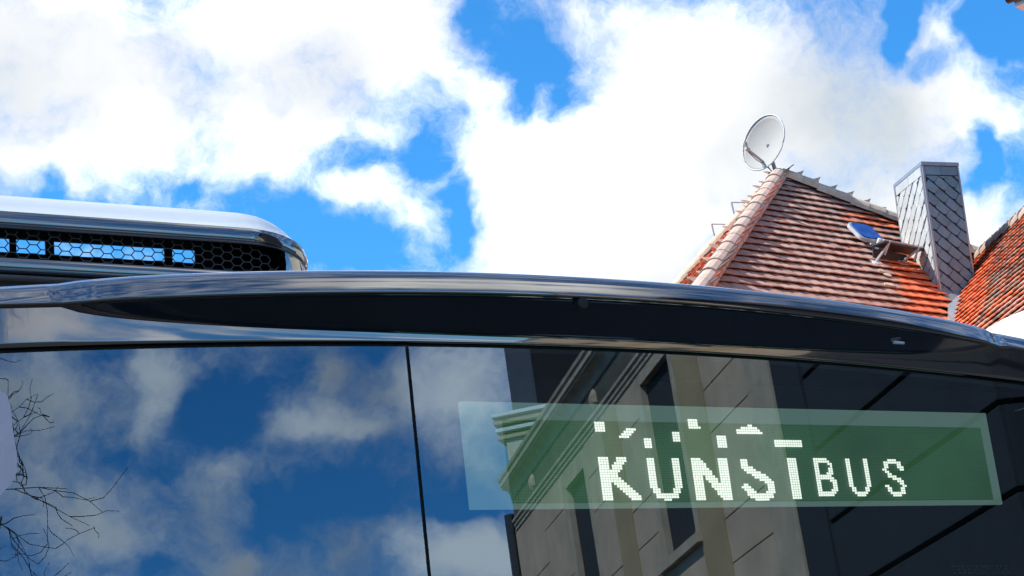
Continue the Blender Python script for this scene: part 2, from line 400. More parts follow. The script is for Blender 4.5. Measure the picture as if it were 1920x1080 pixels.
def brow_w(s): return max(0.0, 1 - (s / 1.03) ** 2)
def lip_o(s): return .012 + (LIP - .012) * brow_w(s) ** .5
def sym_fit(pix, off, deg=2):
    pts = []
    for x, y in pix:
        o = 0.0
        for _ in range(4):
            s, z = bus_hit(x, y, -o); o = off(s) if callable(off) else off
        pts.append((s, z))
    A = np.array([[s ** (2 * k) for k in range(deg + 1)] for s, z in pts]); b = np.array([z for s, z in pts])
    c = np.linalg.lstsq(A, b, rcond=None)[0]
    return lambda s: float(sum(ck * min(abs(s), 1.2) ** (2 * k) for k, ck in enumerate(c)))
z_seam = sym_fit([(0, 665), (380, 656), (765, 648), (1000, 652), (1400, 676), (1860, 712)], 0, 1)
z_lip0 = sym_fit([(140, 569), (300, 553), (500, 549), (800, 548), (1000, 553), (1200, 566), (1400, 582), (1600, 607), (1800, 640)], lip_o, 2)
z_lip1 = sym_fit([(300, 540), (600, 524), (800, 524), (1000, 530), (1200, 540), (1400, 556), (1600, 580), (1800, 612)], lambda s: lip_o(s) - .008, 2)
z_roof = sym_fit([(0, 546), (300, 525), (700, 508), (1000, 515), (1300, 532), (1600, 565), (1800, 598), (1900, 625)], lambda s: lip_o(s) - .045, 2)
def bus_path():                    # plan outline: left rear -> left corner -> end wall -> right corner -> right rear
    pts = []
    ys = np.linspace(BLEN, RC, 16)
    for y in ys: pts.append((-HW, y, -1, 0))
    for k in range(1, 9):
        a = pi / 2 * k / 9; pts.append((-HW + RC * (1 - cos(a)), RC * (1 - sin(a)), -cos(a), -sin(a)))
    for s in np.linspace(-HW + RC, HW - RC, 81): pts.append((s, 0, 0, -1))
    for k in range(1, 9):
        a = pi / 2 * k / 9; pts.append((HW - RC * (1 - sin(a)), RC * (1 - cos(a)), sin(a), -cos(a)))
    for y in ys[::-1]: pts.append((HW, y, 1, 0))
    return pts
PATH = bus_path()
def sweep(name, prof, m, parent, smooth=True, sel=None, close=False):
    rows = [p for p in PATH if sel is None or sel(p)]
    vs = []; fs = []; k = None
    for (x, y, nx, ny) in rows:
        pr = prof(x if abs(ny) > .5 or abs(x) < HW else math.copysign(HW, x)); k = len(pr)
        for (o, z) in pr: vs.append((x + nx * o, y + ny * o, z))
    for i in range(len(rows) - 1):
        for j in range(k - 1): fs.append((i * k + j, (i + 1) * k + j, (i + 1) * k + j + 1, i * k + j + 1))
    return mesh(name, vs, fs, m, parent, smooth)
def glass_o(z): return -(z - ZREF) * tan(TILT)
GAP = .009
def header_prof(s):
    z0 = z_seam(s) + GAP; w = brow_w(s); z1 = max(z0 + .012, z_lip0(s) - .062 * w ** .6)
    out = [(glass_o(z0) - .02, z0 + .0)]
    for k in range(8):
        t = k / 7; z = z0 + (z1 - z0) * t; out.append((glass_o(z) + .001 + .001 * t * t, z))
    return out
def brow_prof(s):
    w = brow_w(s); o1, z1 = header_prof(s)[-1]; o2 = lip_o(s); z2 = max(z1 + .0015, z_lip0(s)); z3 = z_lip1(s); z4 = z_roof(s)
    z3 = max(z3, z2 + .012); z4 = max(z4, z3 + .008)
    out = []
    for k in range(13):
        t = k / 12; out.append((o1 + (o2 - .006 - o1) * t - .004 * sin(pi * t) * w, z1 + (z2 - z1) * t ** 1.2))
    out += [(o2 - .002, z2 + .0012), (o2, z2 + .004)]
    for k in range(1, 6):
        t = k / 6; out.append((o2 - .006 * t - .002 * t * t, z2 + .004 + (z3 - z2 - .004) * t))
    for k in range(0, 7):
        a = pi / 2 * k / 6; out.append((o2 - .008 - .055 * (1 - cos(a)), z3 + (z4 - z3) * sin(a)))
    out += [(o2 - .12, z4 + .006), (o2 - .22, z4 + .010)]
    return out
sweep('header_panel', header_prof, 'black_paint', bus)
brow = sweep('roof_brow', brow_prof, 'black_paint', bus)
# roof skin
rv = []
for (x, y, nx, ny) in PATH:
    o, z = brow_prof(x)[-1]; rv.append((x + nx * o, y + ny * o, z - .001))
n_ = len(rv)
inner = [(x * .8, .45 + (y - .1) * .93, 2.575) for (x, y, z) in rv]
mesh('roof', rv + inner, [(i, i + 1, n_ + i + 1, n_ + i) for i in range(n_ - 1)] + [tuple(range(n_, 2 * n_))], 'black_paint', bus)
# seam rubber (dark groove above the panes)
def groove_prof(s):
    z0 = z_seam(s); return [(glass_o(z0) - .018, z0 - .004), (glass_o(z0) - .018, z0 + GAP + .004)]
sweep('seam_rubber', groove_prof, 'rubber', bus)
# glass panes on the end wall, seam between them
S_SEAM = bus_hit(763, 655, 0)[0]
Z_SILL = 1.35
def pane(name, s0, s1, lab=None):
    n = 30; vs = []; fs = []
    for i in range(n + 1):
        s = s0 + (s1 - s0) * i / n; zt = z_seam(s)
        for z in (Z_SILL, zt): vs.append((s, -glass_o(z), z))
    for i in range(n): fs.append((2 * i, 2 * i + 2, 2 * i + 3, 2 * i + 1))
    o = mesh(name, vs, fs, 'glass', bus)
    if lab: o['label'] = lab
    return o
pane('window_pane', -HW + RC - .02, S_SEAM - .0035)
pane('window_pane', S_SEAM + .0035, HW - RC - .02)
MB().add([(S_SEAM - .012, -glass_o(Z_SILL) + .006, Z_SILL), (S_SEAM + .012, -glass_o(Z_SILL) + .006, Z_SILL), (S_SEAM + .012, -glass_o(2.4) + .006, 2.4), (S_SEAM - .012, -glass_o(2.4) + .006, 2.4)], [(0, 1, 2, 3)]).build('pane_joint', 'rubber', bus)
# corner posts beside the glass and the lower body
def post_prof(s): return [(glass_o(z) - .004, z) for z in np.linspace(Z_SILL, z_seam(s) - .002, 8)]
sweep('corner_post', post_prof, 'black_paint', bus, sel=lambda p: p[0] < -HW + RC + .001 and p[1] < 1.2)
sweep('corner_post', post_prof, 'black_paint', bus, sel=lambda p: p[0] > HW - RC - .001 and p[1] < 1.2)
sweep('side_window', lambda s: [(glass_o(z) - .006, z) for z in (Z_SILL, z_seam(s) - .004)], 'glass', bus, sel=lambda p: p[0] <= -HW + .001 and p[1] >= .6)
sweep('side_window', lambda s: [(glass_o(z) - .006, z) for z in (Z_SILL, z_seam(s) - .004)], 'glass', bus, sel=lambda p: p[0] >= HW - .001 and p[1] >= .6)
def body_prof(s): return [(.02 + glass_o(.35) * .2, .32), (.03, .55), (glass_o(.9), .9), (glass_o(Z_SILL) - .001, Z_SILL - .002)]
sweep('lower_body', body_prof, 'black_paint', bus)
MB().box(-1.2, 1.2, -.13, .02, .30, .58).build('bumper', 'rubber', bus, bevel=.03)
for sx in (-1, 1):
    MB().box(sx * 1.0 - .12, sx * 1.0 + .12, -.11, -.06, .72, .86).build('head_lamp', 'lamp', bus, bevel=.02)
# wheels
def wheel(x, y, sx):
    w = part('wheel', bus)
    w.location = (x, y, .44)
    t = MB(); ring = []
    vs = []; fs = []
    prof = [(.27, -.13), (.40, -.13), (.44, -.10), (.44, .10), (.40, .13), (.27, .13)]
    n = 28
    for i in range(n):
        a = 2 * pi * i / n
        for r, xx in prof: vs.append((xx, r * cos(a), r * sin(a)))
    for i in range(n):
        for j in range(len(prof)): fs.append((i * 6 + j, i * 6 + (j + 1) % 6, ((i + 1) % n) * 6 + (j + 1) % 6, ((i + 1) % n) * 6 + j))
    mesh('tyre', vs, fs, 'tyre', w, True, True)
    MB().tube([(-.08, 0, 0), (.08, 0, 0)], .275, 28).build('rim', 'rim', w)
for y in (1.9, 6.6):
    for sx in (-1, 1): wheel(sx * 1.1, y, sx)
# dark interior lining so that the cabin reads black through the panes
il = MB(); x0, x1, y0, y1, z0, z1 = -1.16, 1.16, .20, BLEN - .1, .5, 2.36
il.add([(x0, y1, z0), (x1, y1, z0), (x1, y1, z1), (x0, y1, z1)], [(0, 1, 2, 3)])
il.add([(x0, y0, z0), (x1, y0, z0), (x1, y1, z0), (x0, y1, z0)], [(0, 1, 2, 3)])
il.add([(x0, .06, z1), (x1, .06, z1), (x1, y1, z1), (x0, y1, z1)], [(0, 1, 2, 3)])
il.add([(x0, .30, z0), (x1, .30, z0), (x1, .30, z1), (x0, .30, z1)], [(0, 1, 2, 3)])
for xx in (x0, x1): il.add([(xx, .1, z0), (xx, y1, z0), (xx, y1, z1), (xx, .1, z1)], [(0, 1, 2, 3)])
il.build('interior_lining', 'interior', bus, recalc=False)
rw = MB().add([(-HW, BLEN, .32), (HW, BLEN, .32), (HW, BLEN, 2.46), (-HW, BLEN, 2.46)], [(0, 1, 2, 3)]).build('far_end_wall', 'black_paint', bus)

# ---- destination display behind the right pane
disp = part('destination_display', bus)
DY = .035
def disp_pt(x, y): s, z = bus_hit(x, y, DY); return s, z
def on_disp(x, y):                 # tilted display plane, parallel to the glass and 35 mm behind it
    d = ray(x, y); o = P0 - bn * DY; k = ((o - CAM) @ GN) / (d @ GN); p = CAM + d * k
    return (p - B0) @ bu, p[2]
def dy(z, e=0): return DY - glass_o(z) - e
sA, zA = on_disp(864, 751); sB, zB = on_disp(884, 954); sC, zC = on_disp(1862, 776); sD, zD = on_disp(1866, 946)
fx0, fx1, fz0, fz1 = (sA + sB) / 2, (sC + sD) / 2, (zB + zD) / 2, (zA + zC) / 2
def dquad(name, x0, x1, z0, z1, e, m, th=.01):
    return MB().add([(x0, dy(z0, e), z0), (x1, dy(z0, e), z0), (x1, dy(z1, e), z1), (x0, dy(z1, e), z1),
                     (x0, dy(z0, e) + th, z0), (x1, dy(z0, e) + th, z0), (x1, dy(z1, e) + th, z1), (x0, dy(z1, e) + th, z1)],
                    [(0, 1, 2, 3), (7, 6, 5, 4), (0, 4, 5, 1), (1, 5, 6, 2), (2, 6, 7, 3), (3, 7, 4, 0)]).build(name, m, disp)
dquad('display_frame', fx0, fx1, fz0, fz1, 0, 'led_frame')
mx0 = on_disp(948, 860)[0]; mx1 = on_disp(1846, 860)[0]; mz1 = on_disp(1300, 793)[1]; mz0 = on_disp(1300, 942)[1]
dquad('led_screen', mx0, mx1, mz0, mz1, .004, 'led_screen', .003)
PU, PZ = .0058, .0049
def raster(polys, hw, w, h):
    dots = set()
    for c in range(-1, w + 2):
        for r in range(h):
            for pl in polys:
                for (ax, ay), (bx, by) in zip(pl, pl[1:]):
                    L2 = (bx - ax) ** 2 + (by - ay) ** 2
                    t = 0 if L2 == 0 else max(0, min(1, ((c - ax) * (bx - ax) + (r - ay) * (by - ay)) / L2))
                    if hypot(c - ax - t * (bx - ax), r - ay - t * (by - ay)) <= hw: dots.add((c, r))
    return dots
def block(w, h, skew=0): return {(int(c + (h - 1 - r) * skew), r) for c in range(w) for r in range(h)}
GL = [
    ('K', 1116, 858, raster([[(1.5, 0), (1.5, 16)], [(9.5, -1), (3.5, 8)], [(4.5, 7), (13.5, 17)]], 1.75, 16, 17) | {(0, r) for r in range(17)}),
    ('U', 1207, 860, raster([[(1, -1), (1, 11), (2.8, 14), (6, 15.2), (9.2, 14), (11, 11), (11, -1)]], 1.3, 13, 17)),
    ('N', 1290, 860, raster([[(1.5, -1), (1.5, 17)], [(12.5, -1), (12.5, 17)], [(2, .5), (12, 15.5)]], 1.75, 15, 17)),
    ('S', 1378, 862, raster([[(1.5, -.5), (2.5, 3), (7, 6), (11.5, 8.5), (12.3, 11.5), (10.8, 14.3), (7, 15.2), (3.8, 14.2), (1.5, 11)]], 1.55, 15, 17)),
    ('T', 1470, 860, {(c, r) for c in range(4) for r in range(17)}),
    ('B', 1519, 860, raster([[(.5, 0), (.5, 15)], [(.5, .5), (5, .5), (7, 2.3), (6.8, 5.3), (4.8, 7.3), (.5, 7.3)], [(4.8, 7.3), (7.5, 9.5), (7.5, 12.5), (5.5, 14.6), (.5, 14.6)]], .95, 10, 16)),
    ('U', 1579, 861, raster([[(.5, 0), (.5, 11), (2.2, 14), (4.5, 14.7), (6.8, 14), (8.5, 11), (8.5, 0)]], .9, 11, 16)),
    ('S', 1646, 862, raster([[(8.3, 3.5), (7, 1), (4.3, .5), (1.5, 1.5), (.8, 4.2), (2.7, 6.4), (6.2, 8.2), (8.2, 10.6), (7.4, 13.6), (4.8, 14.7), (2, 13.8), (.6, 11)]], .95, 10, 16)),
]
FR = {('K', 0): [(1109, 792, block(4, 4)), (1154, 804, block(4, 4, 1))], ('U', 1): [(1202, 823, block(3, 4)), (1255, 811, block(3, 4))],
      ('N', 2): [(1284, 787, block(4, 4) | {(4, 3)}), (1338, 818, block(4, 5))], ('S', 3): [(1374, 797, {(5, 0), (6, 0)} | {(c, 1) for c in range(2, 9)} | {(c, 2) for c in range(0, 10)} | {(c, 3) for c in range(0, 11)})],
      ('T', 4): [(1446, 826, block(12, 3))]}
for gi, (ch, px, py, dots) in enumerate(GL):
    for fi, (ox, oy, ds) in enumerate([(px, py, dots)] + FR.get((ch, gi), [])):
        mb = MB(); s0, z0_ = on_disp(ox, oy)
        for (c, r) in sorted(ds):
            s = s0 + (c + .5) * PU; z = z0_ - (r + .5) * PZ; a, b = PU * .44, PZ * .43; e = .0085
            mb.add([(s - a, dy(z - b, e), z - b), (s + a, dy(z - b, e), z - b), (s + a, dy(z + b, e), z + b), (s - a, dy(z + b, e), z + b)], [(0, 1, 2, 3)])
        o = mb.build('led_letter' if fi == 0 else 'led_stroke', 'led', disp, recalc=False)
        o['label'] = 'white dot matrix letter ' + ch if fi == 0 else 'loose white dot fragment above letter ' + ch
# sticker on the inner face of the left pane, small print on the right one
st = [on_disp(x, y) for x, y in [(-45, 744), (0, 742), (14, 752), (20, 780), (24, 820), (31, 860), (31, 893), (20, 915), (0, 935), (-45, 960), (-80, 900), (-80, 800)]]
st = [(s - .010, z) for s, z in st]
MB().prism([(s, dy(z, .038), z) for s, z in st], (0, .0015, 0)).build('sticker', 'lilac', bus)['label'] = 'pale lilac sticker on the pane'
for row in range(3):
    for x in range(1765 + row * 2, 1872, 9):
        a = on_disp(x, 1064 + row * 6 - (x - 1765) * .01); b = on_disp(x + 6, 1067 + row * 6 - (x - 1765) * .01)
        if random.random() < .85:
            MB().add([(a[0], dy(a[1], .03), a[1]), (b[0], dy(a[1], .03), a[1]), (b[0], dy(b[1], .03), b[1]), (a[0], dy(b[1], .03), b[1])], [(0, 1, 2, 3)]).build('print_mark', 'print', bus)
# small round lens and a lamp under the brow
s, z = bus_hit(1081, 572, -.05); MB().tube([(s, -.035, z), (s, -.075, z - .002)], .0115, 18).build('marker_lens', 'rubber', bus, smooth=False, bevel=.003)
s, z = bus_hit(1684, 642, -.03); MB().tube([(s - .012, -.03, z), (s + .012, -.034, z - .002)], [.004, .003], 8).build('marker_lamp', 'lamp', bus)

# ---- roof unit with honeycomb grille
PY = 1.42
unit = part('roof_unit', bus)
UC, UY, UHW, UR = -.605, 1.15, .62, .22
def unit_path(ins=0.0, n=10, rear=1.62):
    p = [(UC - UHW + ins, rear, -1, 0)]
    r = UR
    for k in range(n + 1):
        a = pi / 2 * k / n; p.append((UC - UHW + r - (r - ins) * cos(a), UY + r - (r - ins) * sin(a), -cos(a), -sin(a)))
    for t in np.linspace(0, 1, 14)[1:-1]: p.append((UC - UHW + r + (2 * UHW - 2 * r) * t, UY + ins, 0, -1))
    for k in range(n + 1):
        a = pi / 2 * k / n; p.append((UC + UHW - r + (r - ins) * sin(a), UY + r - (r - ins) * cos(a), sin(a), -cos(a)))
    p.append((UC + UHW - ins, rear, 1, 0)); return p
def arch(x): return .022 * max(0.0, (abs(x - UC) - .36) / .26) ** 2
def unit_ring(name, prof, m, smooth=True, sel=None, low=True):
    base = unit_path(); vs = []; fs = []; k = len(prof)
    base = [b for b in base if sel is None or sel(b)]
    for (x, y, nx, ny) in base:
        for (o, z) in prof: vs.append((x + nx * o, y + ny * o, z if low else z - arch(x) * min(1, max(0, (z - zs1) / (zl0 - zs1)))))
    for i in range(len(base) - 1):
        for j in range(k - 1): fs.append((i * k + j, (i + 1) * k + j, (i + 1) * k + j + 1, i * k + j + 1))
    return mesh(name, vs, fs, m, unit, smooth)
zu = lambda y, yd=UY: bus_hit(130, y, yd)[1]
zs0, zs1, zl0, zl1 = zu(514), zu(490), zu(436), zu(405)
zt = bus_hit(130, 374, UY + .07)[1]
unit_ring('skirt', [(-.02, 2.56), (-.004, zs0 - .008)], 'rubber')
unit_ring('sill', [(-.004, zs0 - .006), (.004, zs0 - .004), (.008, zs0), (.008, zs1 - .004), (.004, zs1), (-.05, zs1 + .002)], 'black_paint')
unit_ring('sill_bead', [(.012, zs0 - .012), (.020, zs0 - .016), (.020, zs0 - .022), (.010, zs0 - .026)], 'mesh_grey')
unit_ring('lip', [(-.05, zl0 + .004), (-.002, zl0), (.004, zl0 + .004), (.006, (zl0 + zl1) / 2), (.0, zl1)], 'black_paint', low=False)
cp = [(.0, zl1 + .001), (-.008, zl1 + .008)] + [(-.012 - .07 * t, zl1 + .008 + (zt - zl1 - .008) * sin(pi / 2 * t)) for t in np.linspace(.1, 1, 8)] + [(-.14, zt + .002), (-.19, zt + .002)]
unit_ring('cover', cp, 'white_cover', low=False)
def front_sel(b): return True
# cover cap (flat top, stops short of the rear so that light shows through the slots)
cap = [(x + nx * -.188, y + ny * -.188, zt + .0015) for (x, y, nx, ny) in unit_path()]
cx0 = min(p[0] for p in cap); cx1 = max(p[0] for p in cap)
MB().box(cx0, cx1, UY + .17, PY + .004, zt - .008, zt + .0012).build('cover_top', 'white_cover', unit)
# corner cheeks between sill and lip (glossy black, with a dark side vent)
for sgn in (-1, 1):
    sel = (lambda b, sgn=sgn: sgn * (b[0] - UC) > UHW - UR + .075)
    unit_ring('cheek', [(-.004, zs1 - .002), (.0, (zs1 + zl0) / 2), (-.002, zl0 + .002)], 'black_paint', sel=sel, low=False)
vv = [(UC + UHW - UR + UR * sin(a), UY + UR - UR * cos(a), sin(a), -cos(a)) for a in np.linspace(radians(58), radians(86), 7)]
mbv = MB(); top = [zs1 + (zl0 - zs1) * t * .55 for t in (.80, .72, .62, .50, .36, .2, .02)]
vs = [];
for (x, y, nx, ny), zt_ in zip(vv, top): vs += [(x + nx * .003, y + ny * .003, zs1), (x + nx * .003, y + ny * .003, zt_)]
mbv.add(vs, [(2 * i, 2 * i + 2, 2 * i + 3, 2 * i + 1) for i in range(6)]); mbv.build('side_vent', 'rubber', unit, recalc=False)
# honeycomb wire, following the front of the unit
def honeycomb():
    mb = MB(); c = .0165; hx = c * 1.5; hy = c * sqrt(3) * .74; x0, x1 = UC - UHW + .10, UC + UHW - .12
    def front(x):
        d = abs(x - UC) - (UHW - UR)
        return UY + .022 if d <= 0 else UY + .022 + UR - sqrt(max(1e-6, UR * UR - d * d))
    def zmax(x):
        d = x - (x1 - .12); return zl0 + .012 - max(arch(x), 0 if d < 0 else .06 * (d / .12) ** 2)
    def strand(a, b):
        for p in (a, b):
            if not (x0 < p[0] < x1 and zs1 - .01 < p[1] < zmax(p[0])): return
        A = Vector((a[0], front(a[0]), a[1])); B = Vector((b[0], front(b[0]), b[1]))
        mb.tube([A, B], .0014, 5)
    ncol = int((x1 - x0) / hx) + 2
    for i in range(-1, ncol):
        for j in range(-1, 7):
            cx = x0 + i * hx; cz = zs1 - .012 + j * hy + (hy / 2 if i % 2 else 0)
            pts = [(cx + c * cos(pi / 3 * k), cz + c * .74 * sin(pi / 3 * k)) for k in range(6)]
            for k in (0, 1, 2): strand(pts[k], pts[k + 1])
    o = mb.build('honeycomb_grille', 'mesh_grey', unit, recalc=False); o['kind'] = 'stuff'
honeycomb()
# slotted plate inside the unit: the sky shows through the slots
def sp(x, y): return bus_hit(x, y, PY)
slots = [(-60, 18), (31, 85), (102, 308), (323, 365)]
zb, ztp = sp(150, 481)[1], sp(150, 456)[1]
xl, xr = UC - UHW + .01, UC + UHW - .01
pm = MB(); pm.box(xl, xr, PY, PY + .004, 2.58, zb); pm.box(xl, xr, PY, PY + .004, ztp, zt - .01)
edges = [xl] + [v for a, b in slots for v in (sp(a, 470)[0], sp(b, 470)[0])] + [xr]
for a, b in zip(edges[0::2], edges[1::2]):
    if b > a: pm.box(a, b, PY, PY + .004, zb, ztp)
pm.build('slotted_plate', 'interior', unit)
MB().box(xl, xr, UY + .06, 1.62, 2.565, 2.575).build('unit_floor', 'interior', unit)

# ================================================================== HOUSE with tented roof
H_AP = at_height(1462, 337, 8.0)
HAZ = radians(51)
hu = np.array([sin(HAZ), cos(HAZ), 0]); hn = np.array([cos(HAZ), -sin(HAZ), 0]); hz = np.array([0, 0, 1.0])
house = thing('tiled_house', 'house with steep brown and orange tiled roof, dish on its peak and slate clad chimney', 'house', (H_AP[0], H_AP[1], 0))
HL = np.array([H_AP[0], H_AP[1], 0])
def hp(u, n, drop): return H_AP + hu * u + hn * n - hz * drop        # world
def hl(p): return tuple(np.array(p) - HL)
D1 = 2.62
corners = {'fl': (-4.3, 2.62), 'fr': (5.1, 2.62), 'br': (5.1, -2.7), 'bl': (-1.7, -2.66)}
EV = 4.2
def corner(k, drop): u, n = corners[k]; return hp(u * drop / D1, n * drop / D1, drop)
names = ['fl', 'fr', 'br', 'bl']
# deck just below the tiles and walls
dk = MB(); apx = H_AP - hz * .05
for a, b in zip(names, names[1:] + names[:1]):
    dk.add([hl(apx), hl(corner(a, EV) - hz * .05), hl(corner(b, EV) - hz * .05)], [(0, 1, 2)])
dk.build('roof_deck', 'deck', house)
wl = MB(); c_ = sum(corner(k, EV) for k in names) / 4
ring = [c_ + (corner(k, EV) - c_) * .93 for k in names]
vs = []
for p in ring: vs += [(p[0] - HL[0], p[1] - HL[1], 0), (p[0] - HL[0], p[1] - HL[1], p[2] + .12)]
wl.add(vs, [(2 * i, 2 * ((i + 1) % 4), 2 * ((i + 1) % 4) + 1, 2 * i + 1) for i in range(4)]).build('wall', 'cream', house)
FRN = hn * sin(radians(45)) + hz * cos(radians(45))                  # normal of the front slope
def on_front(x, y, lift=0): p = on_plane(x, y, H_AP + FRN * lift, FRN); return p
# boundary of the front tiles on the right (chimney, valley)
bnd = []
for x, y in [(1697, 462), (1722, 497), (1747, 530), (1768, 553), (1778, 570), (1776, 600)]:
    q = on_front(x, y) - H_AP; bnd.append((-q[2], q @ hu))
def bound_u(drop):
    if drop < bnd[0][0]: return 99
    for (d0, u0), (d1, u1) in zip(bnd, bnd[1:]):
        if drop <= d1: return u0 + (u1 - u0) * (drop - d0) / (d1 - d0)
    return bnd[-1][1] - (drop - bnd[-1][0]) * .1

def tile_mesh(name, w, l, th, camber):
    vs = []; fs = []; nx = 5
    prof = [(-w / 2 + w * i / (nx - 1)) for i in range(nx)]
    for (yy, zz) in ((0, 0), (l, 0)):
        for lay in (1, 0):
            for x in prof:
                ed = .010 * (abs(x) / (w / 2)) ** 3 if yy == 0 else 0
                vs.append((x, yy + ed, camber * (1 - (2 * x / w) ** 2) + (th if lay else 0)))
    def q(r, i): return r * nx + i
    for i in range(nx - 1):
        fs += [(q(0, i), q(0, i + 1), q(2, i + 1), q(2, i)), (q(1, i + 1), q(1, i), q(3, i), q(3, i + 1)), (q(1, i), q(1, i + 1), q(0, i + 1), q(0, i))]
    fs += [(q(1, 0), q(0, 0), q(2, 0), q(3, 0)), (q(0, nx - 1), q(1, nx - 1), q(3, nx - 1), q(2, nx - 1))]
    me = bpy.data.meshes.new(name); me.from_pydata(vs, [], fs); me.update(); return me
TILES = {}
def tile_data(matname, w, l):
    key = (matname, round(w, 3))
    if key not in TILES:
        me = tile_mesh('roof_tile', w, l, .014, .007); me.materials.append(M[matname]); TILES[key] = me
    return TILES[key]
def in_view(p):
    d = np.array(p) - CAM; f_ = d @ Fw; return 960 + FPX * (d @ Rt) / f_, 540 - FPX * (d @ Up) / f_
def lay_tiles(parent, ploc, top, e, gdown, nrm, rows, gauge, w, limits, matfun, lift=.012, tilt=11, keep=None):
    """rows of plain tiles; e = horizontal unit, gdown = down-slope unit; limits(d) -> (a, b) along e"""
    singles = []
    for k in range(rows):
        d = .12 + k * gauge; a, b = limits(d)
        if b - a < .05: continue
        n0 = math.floor(a / w); off = (w / 2 if k % 2 else 0) + .01 * sin(k * 2.3)
        x = n0 * w + off - w
        while x < b:
            c = x + w / 2
            if c > a - w * .3 and c < b + w * .3:
                P = top + e * c + gdown * d
                px, py = in_view(P)
                singles.append((P, k, c, px, py))
            x += w
    vis = [s for s in singles if keep is None or keep(s)]
    rest = [s for s in singles if keep is not None and not keep(s)]
    vis.sort(key=lambda s: s[1]); rest = rest + vis[300:]; vis = vis[:300]
    up = -gdown
    def mat_of(rnd):
        ang = radians(tilt + rnd.uniform(-1.5, 1.5)); yaw = radians(rnd.uniform(-1.2, 1.2))
        X = Vector(e); Y = Vector(up); Z = Vector(nrm)
        base = Matrix((X, Y, Z)).transposed().to_4x4()
        return base @ Matrix.Rotation(-ang, 4, 'X') @ Matrix.Rotation(yaw, 4, 'Z')
    rnd = random.Random(5)
    def place(P):
        m = mat_of(rnd); loc = Vector(P - ploc) + Vector(nrm) * (lift + .054 + rnd.uniform(-.004, .004))
        m.translation = loc; return m
    for (P, k, c, px, py) in vis:
        o = bpy.data.objects.new('roof_tile', tile_data(matfun(k, c, px, py, rnd), w * .997, gauge * 1.5))
        link(o, parent); o.matrix_local = place(P)
    if rest:
        mb = MB(); src = tile_mesh('tmp', w * .997, gauge * 1.5, .014, .007)
        vs0 = [v.co.copy() for v in src.vertices]; fs0 = [tuple(p.vertices) for p in src.polygons]
        mats = ['tile_old', 'tile_mid', 'tile_new', 'tile_moss']; idx = []
        for (P, k, c, px, py) in rest:
            m = place(P); mb.add([m @ v for v in vs0], fs0); idx += [mats.index(matfun(k, c, px, py, rnd))] * len(fs0)
        o = mb.build('lower_roof_tiles', 'tile_old', parent, recalc=False); o['kind'] = 'stuff'
        for mm in mats[1:]: o.data.materials.append(M[mm])
        o.data.polygons.foreach_set('material_index', idx)
    return len(vis), len(rest)
gd_f = hn * cos(radians(45)) - hz * sin(radians(45))
def lim_front(d):
    drop = d * sin(radians(45)); return -4.3 / D1 * drop + .06, min(5.1 / D1 * drop - .10, bound_u(drop))
def mat_front(k, c, px, py, r):
    if px > 1655 + max(0, (py - 470)) * .45 + r.uniform(-6, 6) and py > 478: return 'tile_new'
    if px > 1600 + r.uniform(-25, 10) and py < 440: return 'tile_new' if r.random() < .6 else 'tile_mid'
    if py < 365: return 'tile_moss' if r.random() < .4 else 'tile_old'
    if px > 1540 and py < 490 and r.random() < .5: return 'tile_mid'
    return 'tile_old' if r.random() < .97 else 'tile_mid'
print('front tiles', lay_tiles(house, HL, H_AP, hu, gd_f, FRN, 29, .20, .205, lim_front, mat_front, keep=lambda s: s[4] < 545 + (s[3] - 1300) * .13))
# left slope
Pf, Qb = corner('fl', D1), corner('bl', D1)
el = (Pf - Qb) / np.linalg.norm(Pf - Qb)
nl = np.cross(el, H_AP - Qb); nl /= np.linalg.norm(nl)
if nl[2] < 0: nl = -nl
gl_ = np.cross(nl, el); gl_ = gl_ if gl_[2] < 0 else -gl_
dD = (Pf - H_AP) @ gl_
def lim_left(d): return ((Qb - H_AP) @ el) * d / dD + .04, ((Pf - H_AP) @ el) * d / dD - .06
print('left tiles', lay_tiles(house, HL, H_AP, el, gl_, nl, 22, .24, .21, lim_left, lambda k, c, px, py, r: 'tile_new' if r.random() < .5 else ('tile_mid' if r.random() < .5 else 'tile_moss')))
# hip and ridge tiles
def half_round(parent, ploc, A, Bv, r0, r1, m, horn=0.0, name='hip_tile'):
    A = Vector(A - ploc); Bv = Vector(Bv - ploc); d = (Bv - A).normalized(); sd = d.cross(Vector((0, 0, 1))).normalized(); upv = sd.cross(d)
    vs = []; fs = []; n = 9
    for P, r in ((A, r0), (A + (Bv - A) * .5, (r0 + r1) / 2), (Bv, r1)):
        for rr in (r, r - .018):
            for k in range(n):
                a = radians(-12) + radians(204) * k / (n - 1); vs.append(P + sd * rr * cos(a) + upv * rr * sin(a))
    def q(row, lay, k): return row * 2 * n + lay * n + k
    for row in (0, 1):
        for k in range(n - 1):
            fs += [(q(row, 0, k), q(row, 0, k + 1), q(row + 1, 0, k + 1), q(row + 1, 0, k)), (q(row, 1, k + 1), q(row, 1, k), q(row + 1, 1, k), q(row + 1, 1, k + 1))]
    for row in (0, 2):
        for k in range(n - 1): fs.append((q(row, 0, k), q(row, 1, k), q(row, 1, k + 1), q(row, 0, k + 1)))
    mb = MB().add(vs, fs)
    if horn:
        t = Bv + upv * r1
        b1, b2, b3 = t - d * .11, t + d * .01, t
        mb.prism([b1 - sd * .02 - upv * .02, b2 - sd * .02 - upv * .02, b2 - sd * .012 + upv * horn + d * .015, b2 - sd * .012 - d * .035 + upv * horn * .45], sd * .035)
    return mb.build(name, m, parent, smooth=False)
